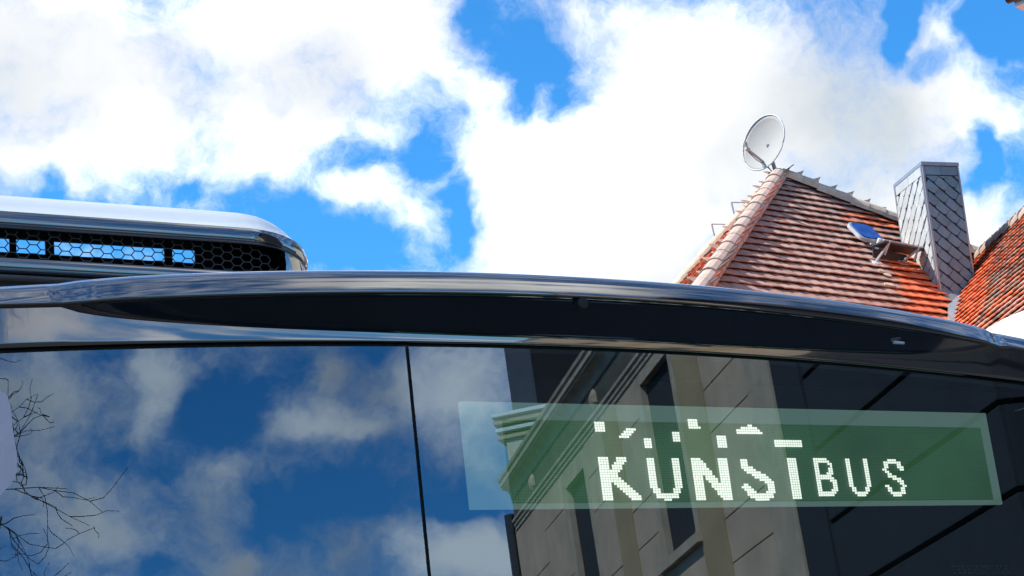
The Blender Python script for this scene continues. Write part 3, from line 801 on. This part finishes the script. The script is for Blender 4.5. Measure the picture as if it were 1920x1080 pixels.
def run(k, r, length, start, stop, m, horns=0, name='hip_tile'):
    tip = corner(k, EV); dv = (tip - H_AP); tot = np.linalg.norm(dv); dv = dv / tot; t = start; i = 0
    while t < stop:
        j = random.uniform(-.012, .012)
        half_round(house, HL, H_AP + dv * t + hz * (.06 + j), H_AP + dv * (t + length * 1.06) + hz * (.070 + j), r, r * 1.07, m, horn=(.075 if i < horns else .02 if horns else 0), name=name); t += length; i += 1
for kk in ('fl', 'fr', 'bl'):
    dv_ = corner(kk, EV) - H_AP
    MB().tube([hl(H_AP + dv_ * .0 - hz * .03), hl(H_AP + dv_ - hz * .03)], .105, 8).build('mortar_bed', 'deck', house)
run('fl', .125, .43, .05, 6.6, 'hip')
run('fr', .13, .27, .02, 3.2, 'ridge', horns=5, name='ridge_tile')
run('bl', .10, .40, .05, 3.0, 'ridge', name='ridge_tile')
# climbing irons on the left slope
for (x, y) in ((1341, 462), (1381, 424)):
    d_ = ray(x, y); bdir = corner('bl', EV) - H_AP
    # closest point of the rear hip to that ray
    A_ = np.array([bdir, -d_]).T; sol = np.linalg.lstsq(A_, CAM - H_AP, rcond=None)[0]; P = H_AP + bdir * sol[0] + hz * .1
    k = 27 / FPX
    p0 = P - HL; sc = np.linalg.norm(P - CAM) / FPX
    top = p0 + (-Rt * 9 + Up * 33) * sc; fr = top + (Rt * 25 - Up * 4) * sc + hn * .1; ft = fr + (-Rt * 2 - Up * 17) * sc
    MB().tube([p0 - hz * .1, top], .014, 6).tube([top, fr], .011, 6).tube([fr, ft], .011, 6).build('climbing_iron', 'galv', house)

# chimney clad in slates
ch = part('chimney', house)
CH = 7.6
cM, cL, cR = at_height(1728, 309, CH), at_height(1679, 350, CH), at_height(1794, 311, CH)
c4 = cL + cR - cM
zc = cM[2]; ZB = zc - 2.35
MB().prism([hl(p * np.array([1, 1, 0]) + np.array([0, 0, ZB])) for p in (cM, cR, c4, cL)], (0, 0, zc - ZB - .01)).build('chimney_core', 'slate_joint', ch)
cc = (cM + c4) / 2
capp = [hl((cc + (p - cc) * 1.07) * np.array([1, 1, 0]) + np.array([0, 0, zc - .012])) for p in (cM, cR, c4, cL)]
MB().prism(capp, (0, 0, .05)).build('chimney_cap', 'zinc', ch)
def slate_face(A, B, m, slope, rows, pitch, sgn):
    A = np.array(A) * [1, 1, 0]; B = np.array(B) * [1, 1, 0]; e = B - A; W = np.linalg.norm(e); e /= W
    n = np.array([e[1], -e[0], 0])
    if n @ (A - cc * [1, 1, 0]) < 0: n = -n
    Ht = zc - ZB - .16
    ca, sa = cos(slope), sin(slope); wl_ = pitch * 1.35
    for r in range(-14, 40):
        for c in range(-14, 24):
            # slate in the rotated course frame: u along the course, v across
            u0 = c * wl_ + (r % 2) * wl_ * .5; v0 = r * pitch
            p = [(u0 + .003, v0 + .046), (u0 + wl_ * .25, v0 + .026), (u0 + wl_ * .8, v0 + .022), (u0 + wl_ - .003, v0 + .034), (u0 + wl_ - .003, v0 + pitch), (u0 + .003, v0 + pitch)]
            q = [(x * ca - y * sa * 1.0, x * sa + y * ca) for x, y in p]
            q = [(x if sgn > 0 else W - x, y) for x, y in q]
            q = clip_rect(q, .02, W - .02, .0, Ht)
            if len(q) < 3 or area2(q) < .0012: continue
            pts = [Vector(A - HL * [1, 1, 0] + e * x + n * (.006 + random.uniform(0, .004)) + np.array([0, 0, ZB + y])) for x, y in q]
            MB().prism(pts, n * random.uniform(.008, .022)).build('slate', m, ch)
    # top band, edge strips
    a = A - HL * [1, 1, 0]
    def strip(x0, x1, z0, z1, out, name, mm):
        p = [a + e * x0 + n * .004 + [0, 0, z0], a + e * x1 + n * .004 + [0, 0, z0], a + e * x1 + n * .004 + [0, 0, z1], a + e * x0 + n * .004 + [0, 0, z1]]
        MB().prism([Vector(v) for v in p], n * out).build(name, mm, ch)
    strip(.024, W / 2 - .004, zc - .145, zc - .02, .014, 'slate', m); strip(W / 2 + .004, W - .024, zc - .145, zc - .02, .015, 'slate', m)
    strip(-.012, .016, ZB, zc - .016, .022, 'edge_strip', 'zinc'); strip(W - .016, W + .010, ZB, zc - .016, .021, 'edge_strip', 'zinc')
slate_face(cM, cR, 'slate_shaded', radians(40), 20, .145, -1)
slate_face(cL, cM, 'slate_lit', radians(40), 20, .155, 1)
# flashing at the foot of the chimney and in the valley
def fpt(x, y, lift=.05): return on_front(x, y, lift)
# roof hatch and step platform
sky_ = part('roof_hatch', house)
hc = on_front(1618, 446, .10); ax = hu; ay = -gd_f; an = FRN
def loc_on(c, a, b, h): return Vector(c - HL + ax * a + ay * b + an * h)
def rounded(hx, hy, r, n=5):
    out = []
    for cx, cy, a0 in ((hx - r, hy - r, 0), (-hx + r, hy - r, 90), (-hx + r, -hy + r, 180), (hx - r, -hy + r, 270)):
        for k in range(n + 1):
            t = radians(a0 + 90 * k / n); out.append((cx + r * cos(t), cy + r * sin(t)))
    return out
def hatch_pt(a, b, h): # lid tilted open: hinged at the top
    t = radians(-6); return loc_on(hc, a, b * cos(t), h - b * sin(t) * 1.0 + .05)
outer = rounded(.24, .20, .09); innr = rounded(.21, .17, .075)
MB().prism([hatch_pt(a, b, 0) for a, b in outer], an * .05).build('hatch_frame', 'galv', sky_)
MB().prism([hatch_pt(a, b, .053) for a, b in innr], an * .012).build('hatch_pane', 'sky_glass', sky_)
MB().prism([loc_on(hc, a, b, -.14) for a, b in rounded(.24, .25, .04)], an * .10).build('hatch_curb', 'slate_joint', sky_)
MB().tube([loc_on(hc, .02, -.30, -.06), loc_on(hc, .02, -.26, .14)], .03, 8).build('hatch_stay', 'white_frame', sky_)
plat = part('step_platform', house)
pA = on_front(1640, 462, .22); pB = on_front(1702, 466, .22)
pd = (pB - pA); pd[2] = 0; pl_ = np.linalg.norm(pd); pd = pd / pl_; po = np.array([pd[1], -pd[0], 0]); po = po if po @ hn > 0 else -po
def pp(a, o, z): return Vector(pA - HL + pd * a + po * o + hz * z)
MB().prism([pp(-.05, -.02, .0), pp(pl_ + .1, -.02, .0), pp(pl_ + .1, .20, .0), pp(-.05, .20, .0)], (0, 0, .022)).build('tread', 'pipe', plat)
for o in (-.02, .20): MB().tube([pp(-.06, o, .035), pp(pl_ + .12, o, .035)], .013, 6).build('tread_rail', 'galv', plat)
MB().prism([pp(0, -.06, -.16), pp(pl_, -.06, -.16), pp(pl_, -.04, -.02), pp(0, -.04, -.02)], po * .01).build('back_plate', 'slate_joint', plat)
for a in (.06, pl_ - .04):
    foot = on_front(1641 if a < .2 else 1690, 492, .05) - HL
    MB().tube([pp(a, .20, 0), Vector(foot)], .018, 6).build('bracket', 'galv', plat)
    MB().tube([pp(a, .22, .03), pp(a, .10, -.14)], .014, 6).build('bracket', 'galv', plat)
    f = Vector(foot); X = Vector(ax); Y = Vector(ay); Z = Vector(an)
    MB().prism([f + X * x + Y * y for x, y in ((-.09, -.07), (.09, -.07), (.09, .07), (-.09, .07))], Z * .02).build('foot_plate', 'white_frame', plat)
for (x, y) in ((1653, 508), (1664, 516), (1668, 534)):               # pale mortar patches on the tiles
    f = Vector(on_front(x, y, .075) - HL); X = Vector(ax); Y = Vector(ay)
    r_ = random.uniform(.05, .09)
    MB().prism([f + X * cos(t) * r_ * random.uniform(.8, 1.5) + Y * sin(t) * .04 for t in np.linspace(0, 2 * pi, 8)[:-1]], Vector(an) * .012).build('mortar_patch', 'ridge', house)

# ================================================================== neighbouring roof on the right
V0 = on_front(1789, 592)
R2AZ = radians(175.5); r2e = np.array([sin(R2AZ), cos(R2AZ), 0]); r2r = np.array([sin(R2AZ - pi / 2), cos(R2AZ - pi / 2), 0])   # along the courses (towards us), and rising
PH2 = radians(46)
r2n = -r2r * sin(PH2) + hz * cos(PH2); r2up = r2r * cos(PH2) + hz * sin(PH2)
def on_r2(x, y, lift=0): return on_plane(x, y, V0 + r2n * lift, r2n)
q = on_r2(1885, 447) - V0; RID = q @ r2up
print('roof2 ridge up', RID, 'height', (V0 + r2up * RID)[2], [float((on_r2(x, y) - V0) @ r2e) for x, y in ((1800, 590), (1918, 418), (1920, 560))])
nb = thing('neighbour_house', 'house with mottled orange tiled slope meeting the tented roof at a grey valley', 'house', (V0[0], V0[1], 0))
NL = np.array([V0[0], V0[1], 0])
TOP2 = V0 + r2up * RID
EAVE2 = RID + 3.6
def nbl(p): return tuple(np.array(p) - NL)
E0, E1 = -3.2, 7.5
dkp = [TOP2 + r2e * E0, TOP2 + r2e * E1, TOP2 + r2e * E1 - r2up * EAVE2, TOP2 + r2e * E0 - r2up * EAVE2]
bk = [TOP2 + r2e * E1 + (r2r * cos(PH2) - hz * sin(PH2)) * EAVE2, TOP2 + r2e * E0 + (r2r * cos(PH2) - hz * sin(PH2)) * EAVE2]
lower = [Vector(nbl(p - r2n * .03)) for p in dkp]; bkl = [Vector(nbl(p - hz * .03)) for p in bk]
MB().add(lower + bkl, [(0, 1, 2, 3), (1, 0, 5, 4), (0, 3, 5), (1, 4, 2)]).build('roof_deck', 'deck', nb)
wp = [dkp[3] + r2r * .4, dkp[2] + r2r * .4, bk[0] - r2r * .4, bk[1] - r2r * .4]
vs = []
for p in wp: vs += [(p[0] - NL[0], p[1] - NL[1], 0), (p[0] - NL[0], p[1] - NL[1], dkp[2][2] + .3)]
MB().add(vs, [(2 * i, 2 * ((i + 1) % 4), 2 * ((i + 1) % 4) + 1, 2 * i + 1) for i in range(4)]).build('wall', 'cream', nb)
lb = []
for x, y in [(1817, 497), (1806, 545), (1796, 592), (1790, 640)]:
    q = on_r2(x, y) - TOP2; lb.append((-(q @ r2up), q @ r2e))
def lim_r2(d):
    if d <= lb[0][0]: a = lb[0][1] - (lb[0][0] - d) * .8
    else:
        a = lb[-1][1]
        for (d0, a0), (d1, a1) in zip(lb, lb[1:]):
            if d <= d1: a = a0 + (a1 - a0) * (d - d0) / (d1 - d0); break
    return max(a, E0), E1
def mat_r2(k, c, px, py, r):
    edge = (px - (1800 + (592 - py) * .22))
    if edge < 42 + r.uniform(-10, 10): return 'tile_new'
    return 'tile_mid' if r.random() < .55 else ('tile_moss' if r.random() < .35 else 'tile_new')
print('r2 tiles', lay_tiles(nb, NL, TOP2, r2e, -r2up, r2n, 31, .17, .19, lim_r2, mat_r2, keep=lambda s: s[3] < 1960 and s[4] < 640))
t = E0
while t < 4.0:
    half_round(nb, NL, TOP2 + r2e * t + hz * .03, TOP2 + r2e * (t + .38) + hz * .05, .11, .125, 'hip', horn=.02, name='ridge_tile'); t += .36
# zinc valley between both slopes, belongs to the tented house
fl = [fpt(1745, 528), fpt(1768, 553), fpt(1777, 570), fpt(1776, 606)]
fr_ = [on_r2(1818, 500, .04), on_r2(1808, 545, .04), on_r2(1799, 580, .04), on_r2(1792, 625, .04)]
vv = [hl(p) for pr in zip(fl, fr_) for p in pr]
mesh('valley_flashing', vv, [(2 * i, 2 * i + 1, 2 * i + 3, 2 * i + 2) for i in range(3)], 'zinc', house)

# ================================================================== satellite dish on the peak
dc = on_plane(1431, 267, H_AP, np.array([0, 1.0, 0]))
dist = np.linalg.norm(dc - CAM); pxm = dist / FPX
vd = ray(1431, 267); vr = np.cross(vd, [0, 0, 1]); vr /= np.linalg.norm(vr); vu = np.cross(vr, vd)
vr2 = vr * cos(ROLL) - vu * sin(ROLL); vu2 = vr * sin(ROLL) + vu * cos(ROLL)
dn = -.68 * vd + .733 * (-.90 * vr2 + .43 * vu2); dn /= np.linalg.norm(dn)
mj = .43 * vr2 + .90 * vu2; mj -= dn * (mj @ dn); mj /= np.linalg.norm(mj); mi = np.cross(dn, mj)
foot = on_plane(1457, 340, H_AP, np.array([0, 1.0, 0]))
dish = thing('satellite_dish', 'pale grey satellite dish on a short mast at the roof peak', 'satellite dish', tuple(foot))
ft = np.array(foot)
def dl(p): return tuple(np.array(p) - ft)
RJ, RI = 54 * pxm, 50 * pxm
vs = []; fs = []; NR, NA = 8, 40
def dish_pt(r, a, lift): return dc + mj * RJ * r * cos(a) + mi * RI * r * sin(a) + dn * (.10 * (r * r - 1) + lift)
for lay, lift in ((0, 0), (1, -.012)):
    for i in range(NR + 1):
        for k in range(NA): vs.append(dl(dish_pt(max(i / NR, .001), 2 * pi * k / NA, lift)))
def q(l, i, k): return l * (NR + 1) * NA + i * NA + k % NA
for i in range(NR):
    for k in range(NA):
        fs += [(q(0, i, k), q(0, i, k + 1), q(0, i + 1, k + 1), q(0, i + 1, k)), (q(1, i, k + 1), q(1, i, k), q(1, i + 1, k), q(1, i + 1, k + 1))]
for k in range(NA): fs.append((q(0, NR, k), q(0, NR, k + 1), q(1, NR, k + 1), q(1, NR, k)))
mesh('reflector', vs, fs, 'dish', dish, True, True)
rim = [dl(dish_pt(1.0, 2 * pi * k / NA, -.004)) for k in range(NA + 1)]
MB().tube(rim, .012, 6, cap=False).build('rim', 'galv', dish, True)
b_ = dish_pt(1.0, pi + .10, 0)
bpix = on_plane(1434, 308, dc, -vd)
armb = dish_pt(.98, pi + .35, 0)
tip = on_plane(1400, 279, dc + dn * .36, -vd)
armb = on_plane(1434, 306, dc + dn * .0, -vd)
MB().tube([dl(armb), dl(tip)], .020, 6).build('feed_arm', 'dish_dark', dish)
MB().tube([dl(tip - dn * .04), dl(tip + dn * .03)], .03, 10).tube([dl(tip), dl(tip + vu2 * .10 - vr2 * .015)], .024, 8).build('receiver', 'dish', dish)
pole_top = dc - dn * .12 - vu2 * .10
MB().tube([dl(ft - np.array([0, 0, .25])), dl(ft + np.array([0, 0, .12])), dl(on_plane(1447, 298, dc - dn * .10, -vd))], [.035, .035, .028], 8).build('mast', 'galv', dish)
MB().tube([dl(on_plane(1437, 309, dc - dn * .05, -vd)), dl(on_plane(1449, 324, dc - dn * .05, -vd))], .009, 5).build('brace', 'galv', dish)
MB().tube([dl(on_plane(1447, 298, dc - dn * .10, -vd)), dl(dc - dn * .10)], .03, 6).build('mount', 'dish_dark', dish)
MB().tube([dl(tip - vu2 * .02), dl((tip + armb) / 2 - vu2 * .05), dl(armb - vu2 * .03), dl(on_plane(1444, 318, dc - dn * .05, -vd)), dl(ft + np.array([.03, 0, .02]))], .006, 5).build('cable', 'rubber', dish)

# ================================================================== white parasol beyond the bus corner, tall house eave at the top right
pdist = 11.0
pd_ = ray(1935, 583); pt_ = CAM + pd_ * pdist
par = thing('parasol', 'white canvas parasol canopy showing behind the bus corner', 'parasol', (pt_[0] + .48, pt_[1], 0))
zc_ = pt_[2] + .06; RR = 1.0; segs = 8
vs = [(0, 0, zc_)]; fs = []
for i, (r, dz) in enumerate(((.35, .035), (.7, .12), (RR, .27), (RR + .01, .45))):
    for k in range(32):
        a = 2 * pi * k / 32; sc_ = 1 - .04 * (1 - abs(cos(4 * a))) * r
        vs.append((r * sc_ * cos(a), r * sc_ * sin(a), zc_ - dz))
for k in range(32): fs.append((0, 1 + k, 1 + (k + 1) % 32))
for i in range(2):
    for k in range(32): fs.append((1 + i * 32 + k, 1 + (i + 1) * 32 + k, 1 + (i + 1) * 32 + (k + 1) % 32, 1 + i * 32 + (k + 1) % 32))
mesh('canopy', vs, fs, 'canvas', par, True)
vs = []; fs = []
for k in range(32):
    a = 2 * pi * k / 32; sc_ = 1 - .04 * (1 - abs(cos(4 * a))) * RR
    for dz in (.27, .40): vs.append(((RR + .004) * sc_ * cos(a), (RR + .004) * sc_ * sin(a), zc_ - dz))
for k in range(32): fs.append((2 * k, 2 * ((k + 1) % 32), 2 * ((k + 1) % 32) + 1, 2 * k + 1))
mesh('valance', vs, fs, 'canvas', par)
MB().tube([(0, 0, 0), (0, 0, zc_)], .03, 12).build('pole', 'galv', par)
MB().box(-.3, .3, -.3, .3, 0, .08).build('base', 'rubber', par, bevel=.02)
for k in range(8):
    a = 2 * pi * k / 8; MB().tube([(0, 0, zc_ - .03), (.98 * cos(a), .98 * sin(a), zc_ - .285)], .01, 5).build('rib', 'galv', par)

ec = CAM + ray(1903, 13) * 21.0
tall = thing('tall_house', 'cream house whose dark edged eave juts into the sky', 'house', (ec[0], ec[1], 0), radians(-42))
ez = ec[2]
MB().box(.7, 9, .6, 10, 0, ez).build('wall', 'cream', tall)
MB().prism([(.0, 0, ez), (9.5, 0, ez), (9.5, 11, ez), (0, 11, ez)], (0, 0, .10)).build('soffit', 'white_frame', tall)
MB().add([(-.03, -.03, ez + .11), (9.5, -.03, ez + .11), (9.5, 11, ez + .11), (-.03, 11, ez + .11), (4.7, 5.5, ez + 4.9)], [(0, 1, 4), (1, 2, 4), (2, 3, 4), (3, 0, 4), (3, 2, 1, 0)]).build('roof', 'slate_roof', tall)
MB().tube([(-.05, -.05, ez + .10), (9.5, -.05, ez + .10)], .06, 10).build('gutter', 'pipe', tall)

# ================================================================== the place behind the viewer, seen in the panes
FAZ = radians(-50)
ft_ = np.array([sin(FAZ), cos(FAZ), 0]); fN = np.array([-cos(FAZ), sin(FAZ), 0])
FD = 10.0
FO = CAM * [1, 1, 0] - fN * FD      # s = 0
FROT = atan2(ft_[1], ft_[0])
def fac(x, y, yo=0.0):              # pixel -> (s, z) on the facade plane pushed out by yo
    p, r = mirror(x, y); k = ((FO + fN * yo - p) @ fN) / (r @ fN); q = p + r * k
    return (q - FO) @ ft_, q[2]
def facs(x, y, s):                  # pixel -> (y, z) on the cross plane at s
    p, r = mirror(x, y); k = ((FO + ft_ * s - p) @ ft_) / (r @ ft_); q = p + r * k
    return (q - FO) @ fN, q[2]
pal = thing('plastered_townhouse', 'grey beige plastered townhouse with moulded cornice, mirrored in the bus pane', 'building', tuple(FO), FROT)
S0, S1, S2 = -32.3, -16.1, -10.45
ZC = 9.55                           # top of the plain wall
MB().box(S0, S1, -9, -.05, 0, ZC + .8).build('wall', 'joint', pal)
wins = [(-27.45, -26.0, 6.35, 9.15), (-21.75, -20.15, 6.6, 9.3), (-27.45, -26.0, 1.9, 4.4), (-21.75, -20.15, 1.9, 4.4)]
def panel(x0, x1, z0, z1, y1, m, name='wall_course', parent=pal):
    MB().box(x0, x1, -.045, y1, z0, z1).build(name, m, parent)
cols = [(S0, -29.6, 'plaster_grey'), (-29.6, -27.75, 'plaster_grey'), (-25.7, -24.3, 'plaster_grey'), (-24.3, -23.3, 'plaster_olive'), (-23.3, -22.05, 'plaster_grey'), (-19.85, -18.75, 'plaster_olive'), (-18.75, -17.0, 'plaster_grey'), (-17.0, S1, 'plaster_trim')]
for ci, (a, b, m) in enumerate(cols):
    z = .5; k = 0
    jh = .60 if m == 'plaster_grey' else 1.2
    MB().box(a, b, -.045, .02, 0, .49).build('plinth', 'plaster_grey', pal)
    while z < ZC - .01:
        z1 = min(z + jh, ZC); g_ = .022 if (m == 'plaster_grey' and (k + ci) % 3 != 1) else .0015
        panel(a + .0015, b - .0015, z, z1 - g_, .06 if m != 'plaster_olive' else .085, m); z = z1; k += 1
for (a, b, z0, z1) in wins:
    w = part('window', pal)
    MB().box(a, b, -.36, -.32, z0, z1).build('pane', 'dark_window', w)
    fm = MB(); fm.box(a, a + .08, -.32, -.26, z0, z1).box(b - .08, b, -.32, -.26, z0, z1).box(a, b, -.319, -.262, z1 - .08, z1).box(a, b, -.319, -.262, z0, z0 + .08)
    fm.build('frame', 'dark_frame', w)
    MB().box((a + b) / 2 - .04, (a + b) / 2 + .04, -.318, -.25, z0 + .08, z1 - .08).build('mullion', 'dark_frame', w)
    MB().box(a + .08, b - .08, -.317, -.25, z0 + (z1 - z0) * .62, z0 + (z1 - z0) * .62 + .09).build('transom', 'dark_frame', w)
    for sx, x0, x1 in ((0, a - .30, a), (1, b, b + .30)): MB().box(x0 + .001, x1 - .001, -.30, .055, z0 - .02, z1 + .02).build('jamb', 'plaster_trim', w)
    MB().box(a - .30, b + .30, -.30, .056, z1 + .021, z1 + .30).build('lintel', 'plaster_trim', w)
    MB().box(a - .36, b + .36, -.30, .16, z0 - .16, z0 - .021).build('sill', 'plaster_trim', w)
    lo = 4.72 if z0 > 5 else .5; hi = ZC if z0 > 5 else 6.1 - .2
    MB().box(a - .30, b + .30, -.045, .05, lo, z0 - .161).build('apron', 'plaster_grey', w)
    if hi > z1 + .31: MB().box(a - .30, b + .30, -.045, .05, z1 + .301, min(hi, 9.6 if z0 > 5 else 4.715)).build('wall_course', 'plaster_grey', w)
# moulded cornice
prof = [(.0, 9.52), (.075, 9.52), (.075, 9.58), (.10, 9.60), (.10, 9.66), (.13, 9.68), (.13, 9.73), (.065, 9.74)]
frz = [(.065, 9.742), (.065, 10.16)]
prof2 = [(.066, 10.162), (.085, 10.17), (.085, 10.21)] + [(.085 + .15 * (1 - cos(t_)), 10.22 + .16 * sin(t_)) for t_ in np.linspace(.1, pi / 2, 7)]
prof2 += [(.245, 10.385), (.245, 10.43), (.28, 10.44), (.28, 10.54), (.31, 10.56), (.32, 10.62), (-.3, 10.64)]
CX0 = fac(936, 905, .28)[0]
def run_prof(name, pr, m):
    vs = []; k = len(pr)
    for s_ in (CX0, S1 + .2):
        for (o, z) in pr: vs.append((s_, o, z))
    ends = [tuple(range(k)), tuple(range(k, 2 * k))[::-1]] if k > 2 else []
    MB().add(vs, [(j, j + 1, k + j + 1, k + j) for j in range(k - 1)] + ends).build(name, m, pal)
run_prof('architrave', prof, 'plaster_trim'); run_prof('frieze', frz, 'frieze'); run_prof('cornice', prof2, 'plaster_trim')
for s_ in (fac(1108, 735, .1)[0], fac(1108, 735, .1)[0] - 5.5, fac(1108, 735, .1)[0] + 5.8):   # rosettes in the frieze
    z_ = 9.95; n_a = 14; vs = [(s_, .15, z_)]
    for r_, o_ in ((.09, .14), (.15, .10), (.17, .066)):
        for k_ in range(n_a): vs.append((s_ + r_ * cos(2 * pi * k_ / n_a) * (1 + .12 * (k_ % 2)), o_, z_ + r_ * sin(2 * pi * k_ / n_a) * (1 + .12 * (k_ % 2))))
    fs = [(0, 1 + k_, 1 + (k_ + 1) % n_a) for k_ in range(n_a)]
    for j in range(2): fs += [(1 + j * n_a + k_, 1 + j * n_a + (k_ + 1) % n_a, 1 + (j + 1) * n_a + (k_ + 1) % n_a, 1 + (j + 1) * n_a + k_) for k_ in range(n_a)]
    MB().add(vs, fs).build('rosette', 'plaster_trim', pal)
MB().add([(CX0 + .3, .2, 10.64), (S1, .2, 10.64), (S1, -3.2, 13.6), (CX0 + 2.2, -3.2, 13.6), (CX0 + .3, -8.8, 10.64), (S1, -8.8, 10.64)], [(0, 1, 2, 3), (1, 5, 2), (0, 3, 4), (3, 2, 5, 4)]).build('roof', 'slate_roof', pal)
MB().tube([(S0 - .10, .12, 0), (S0 - .10, .12, 9.9)], .11, 10).build('downpipe', 'pipe', pal)

blu = thing('slate_blue_townhouse', 'slate blue townhouse, darkened for shade, with wide recessed joints, mirrored beside the display end', 'building', tuple(FO + ft_ * S2), FROT)
def sb(s): return s - S2
MB().box(sb(S1) + .001, sb(S2), -9, -.30, 0, 13.5).build('wall', 'joint', blu)
MB().box(sb(S1) + .001, sb(S1) + .9, -.30, .03, 0, 13.5).build('return_strip', 'plaster_blue', blu)
js = [0, 1.35, 2.2, 3.05, 3.9, 4.77, 5.60, 6.47, 7.35, 8.2, 9.1, 10.0, 10.9, 11.8, 12.7, 13.5]
for z0, z1 in zip(js, js[1:]):
    MB().box(sb(S1) + .905, sb(S2), -.29, .0, z0 + .002, z1 - .055).build('wall_course', 'plaster_blue', blu, bevel=.008)
    MB().box(sb(S2) + .002, sb(S2) + .03, -8.9, -.05, z0 + .002, z1 - .055).build('wall_course', 'plaster_blue', blu)
MB().prism([(sb(S1) + .001, .35, 13.5), (sb(S2) + .35, .35, 13.5), (sb(S2) + .35, -9.2, 13.5), (sb(S1) + .001, -9.2, 13.5)], (0, 0, .3)).build('cornice', 'plaster_blue', blu)
MB().add([(sb(S1), .2, 13.8), (sb(S2) + .2, .2, 13.8), (sb(S2) - .6, -4.5, 16.2), (sb(S1) + .6, -4.5, 16.2), (sb(S1), -9, 13.8), (sb(S2) + .2, -9, 13.8)], [(0, 1, 2, 3), (1, 5, 2), (5, 4, 3, 2), (4, 0, 3)]).build('roof', 'slate_roof', blu)

# far corner house with striped cornice and tall dark roof
SF = -38.0
FA = radians(25)
C0 = FO + ft_ * SF + fN * facs(952, 850, SF)[0]
fy = np.array([fN[0] * cos(FA) - fN[1] * sin(FA), fN[0] * sin(FA) + fN[1] * cos(FA), 0]); fx = np.array([ft_[0] * cos(FA) - ft_[1] * sin(FA), ft_[0] * sin(FA) + ft_[1] * cos(FA), 0])
def fars(x, y, e=0.0):              # pixel -> (y, z) on the near wall of the corner house
    p, r = mirror(x, y); k = ((C0 + fx * e - p) @ fx) / (r @ fx); q = p + r * k
    return (q - C0) @ fy, q[2]
yT, zT = fars(921, 776); _, zBm = fars(945, 828); yR0, zR = fars(943, 640, -.4); yR1, _ = fars(1004, 720, -.4)
far = thing('corner_house', 'corner house with striped white cornice under a tall dark roof, mirrored beside the townhouse', 'building', tuple(C0), FROT + FA)
MB().box(-10, 0, -9, 0, 0, zBm + .1).build('wall', 'cream', far)
hgt = (zT - zBm)
for i in range(4):
    f0 = i / 4; o = .15 + (yT - .15) * ((i + 1) / 4)
    MB().box(-10 - o, o * .4, -9, o, zBm + hgt * f0 + .05, zBm + hgt * (f0 + .25) - .05).build('cornice_band', 'plaster_trim' if i % 2 == 0 else 'white_frame', far)
    MB().box(-10 - o, o * .4 - .16, -9, o - .16, zBm + hgt * f0 - .049, zBm + hgt * f0 + .049).build('cornice_groove', 'joint', far)
MB().box(-9.6, -.4, yR1, yR0, zT + .0, zR + 1.5).build('mansard', 'slate_roof', far)
MB().box(-9.6, -.35, -9, yR1 - .002, zT + .0, zR + 1.6).build('fire_wall', 'shadow_black', far)

# ---- bare tree
tp, tr_ = mirror(-555, 900)
TD = 15.0
tb = tp + tr_ * TD
tree = thing('bare_tree', 'leafless tree with fine dark twigs, mirrored at the edge of the pane', 'tree', (tb[0], tb[1], 0))
def build_tree():
    rnd = random.Random(21); trunk = MB(); br = MB()
    def vec_rand():
        while True:
            v = Vector((rnd.uniform(-1, 1), rnd.uniform(-1, 1), rnd.uniform(-1, 1)))
            if .05 < v.length < 1: return v.normalized()
    def grow(p, d, r, length, depth):
        n = 4; pts = [p]; rs = [r]; q = p.copy(); dd = d.copy()
        for i in range(n):
            dd = (dd + vec_rand() * (.22 + .05 * depth) + Vector((0, 0, .10))).normalized(); q = q + dd * length / n; pts.append(q.copy()); rs.append(r * (1 - .5 * (i + 1) / n))
        (trunk if depth == 0 else br).tube(pts, rs, 8 if depth < 2 else 4, cap=False)
        if depth >= 6: return
        kids = 9 if depth == 0 else (rnd.choice((4, 4, 5)) if depth < 5 else 2)
        for k in range(kids):
            i = rnd.randint(1 if depth else 2, n); t = pts[i]
            side = vec_rand(); side = (side - dd * side.dot(dd)).normalized()
            nd = (dd * rnd.uniform(.35, .8) + side * rnd.uniform(.6, 1.0)).normalized()
            grow(t.copy(), nd, max(.0048, rs[i] * rnd.uniform(.5, .8)), length * rnd.uniform(.52, .74), depth + 1)
    grow(Vector((0, 0, 0)), Vector((.02, 0, 1)), .19, 4.5, 0)
    trunk.build('trunk', 'bark', tree, True, recalc=False); br.build('branches', 'bark', tree, True, recalc=False)
build_tree()
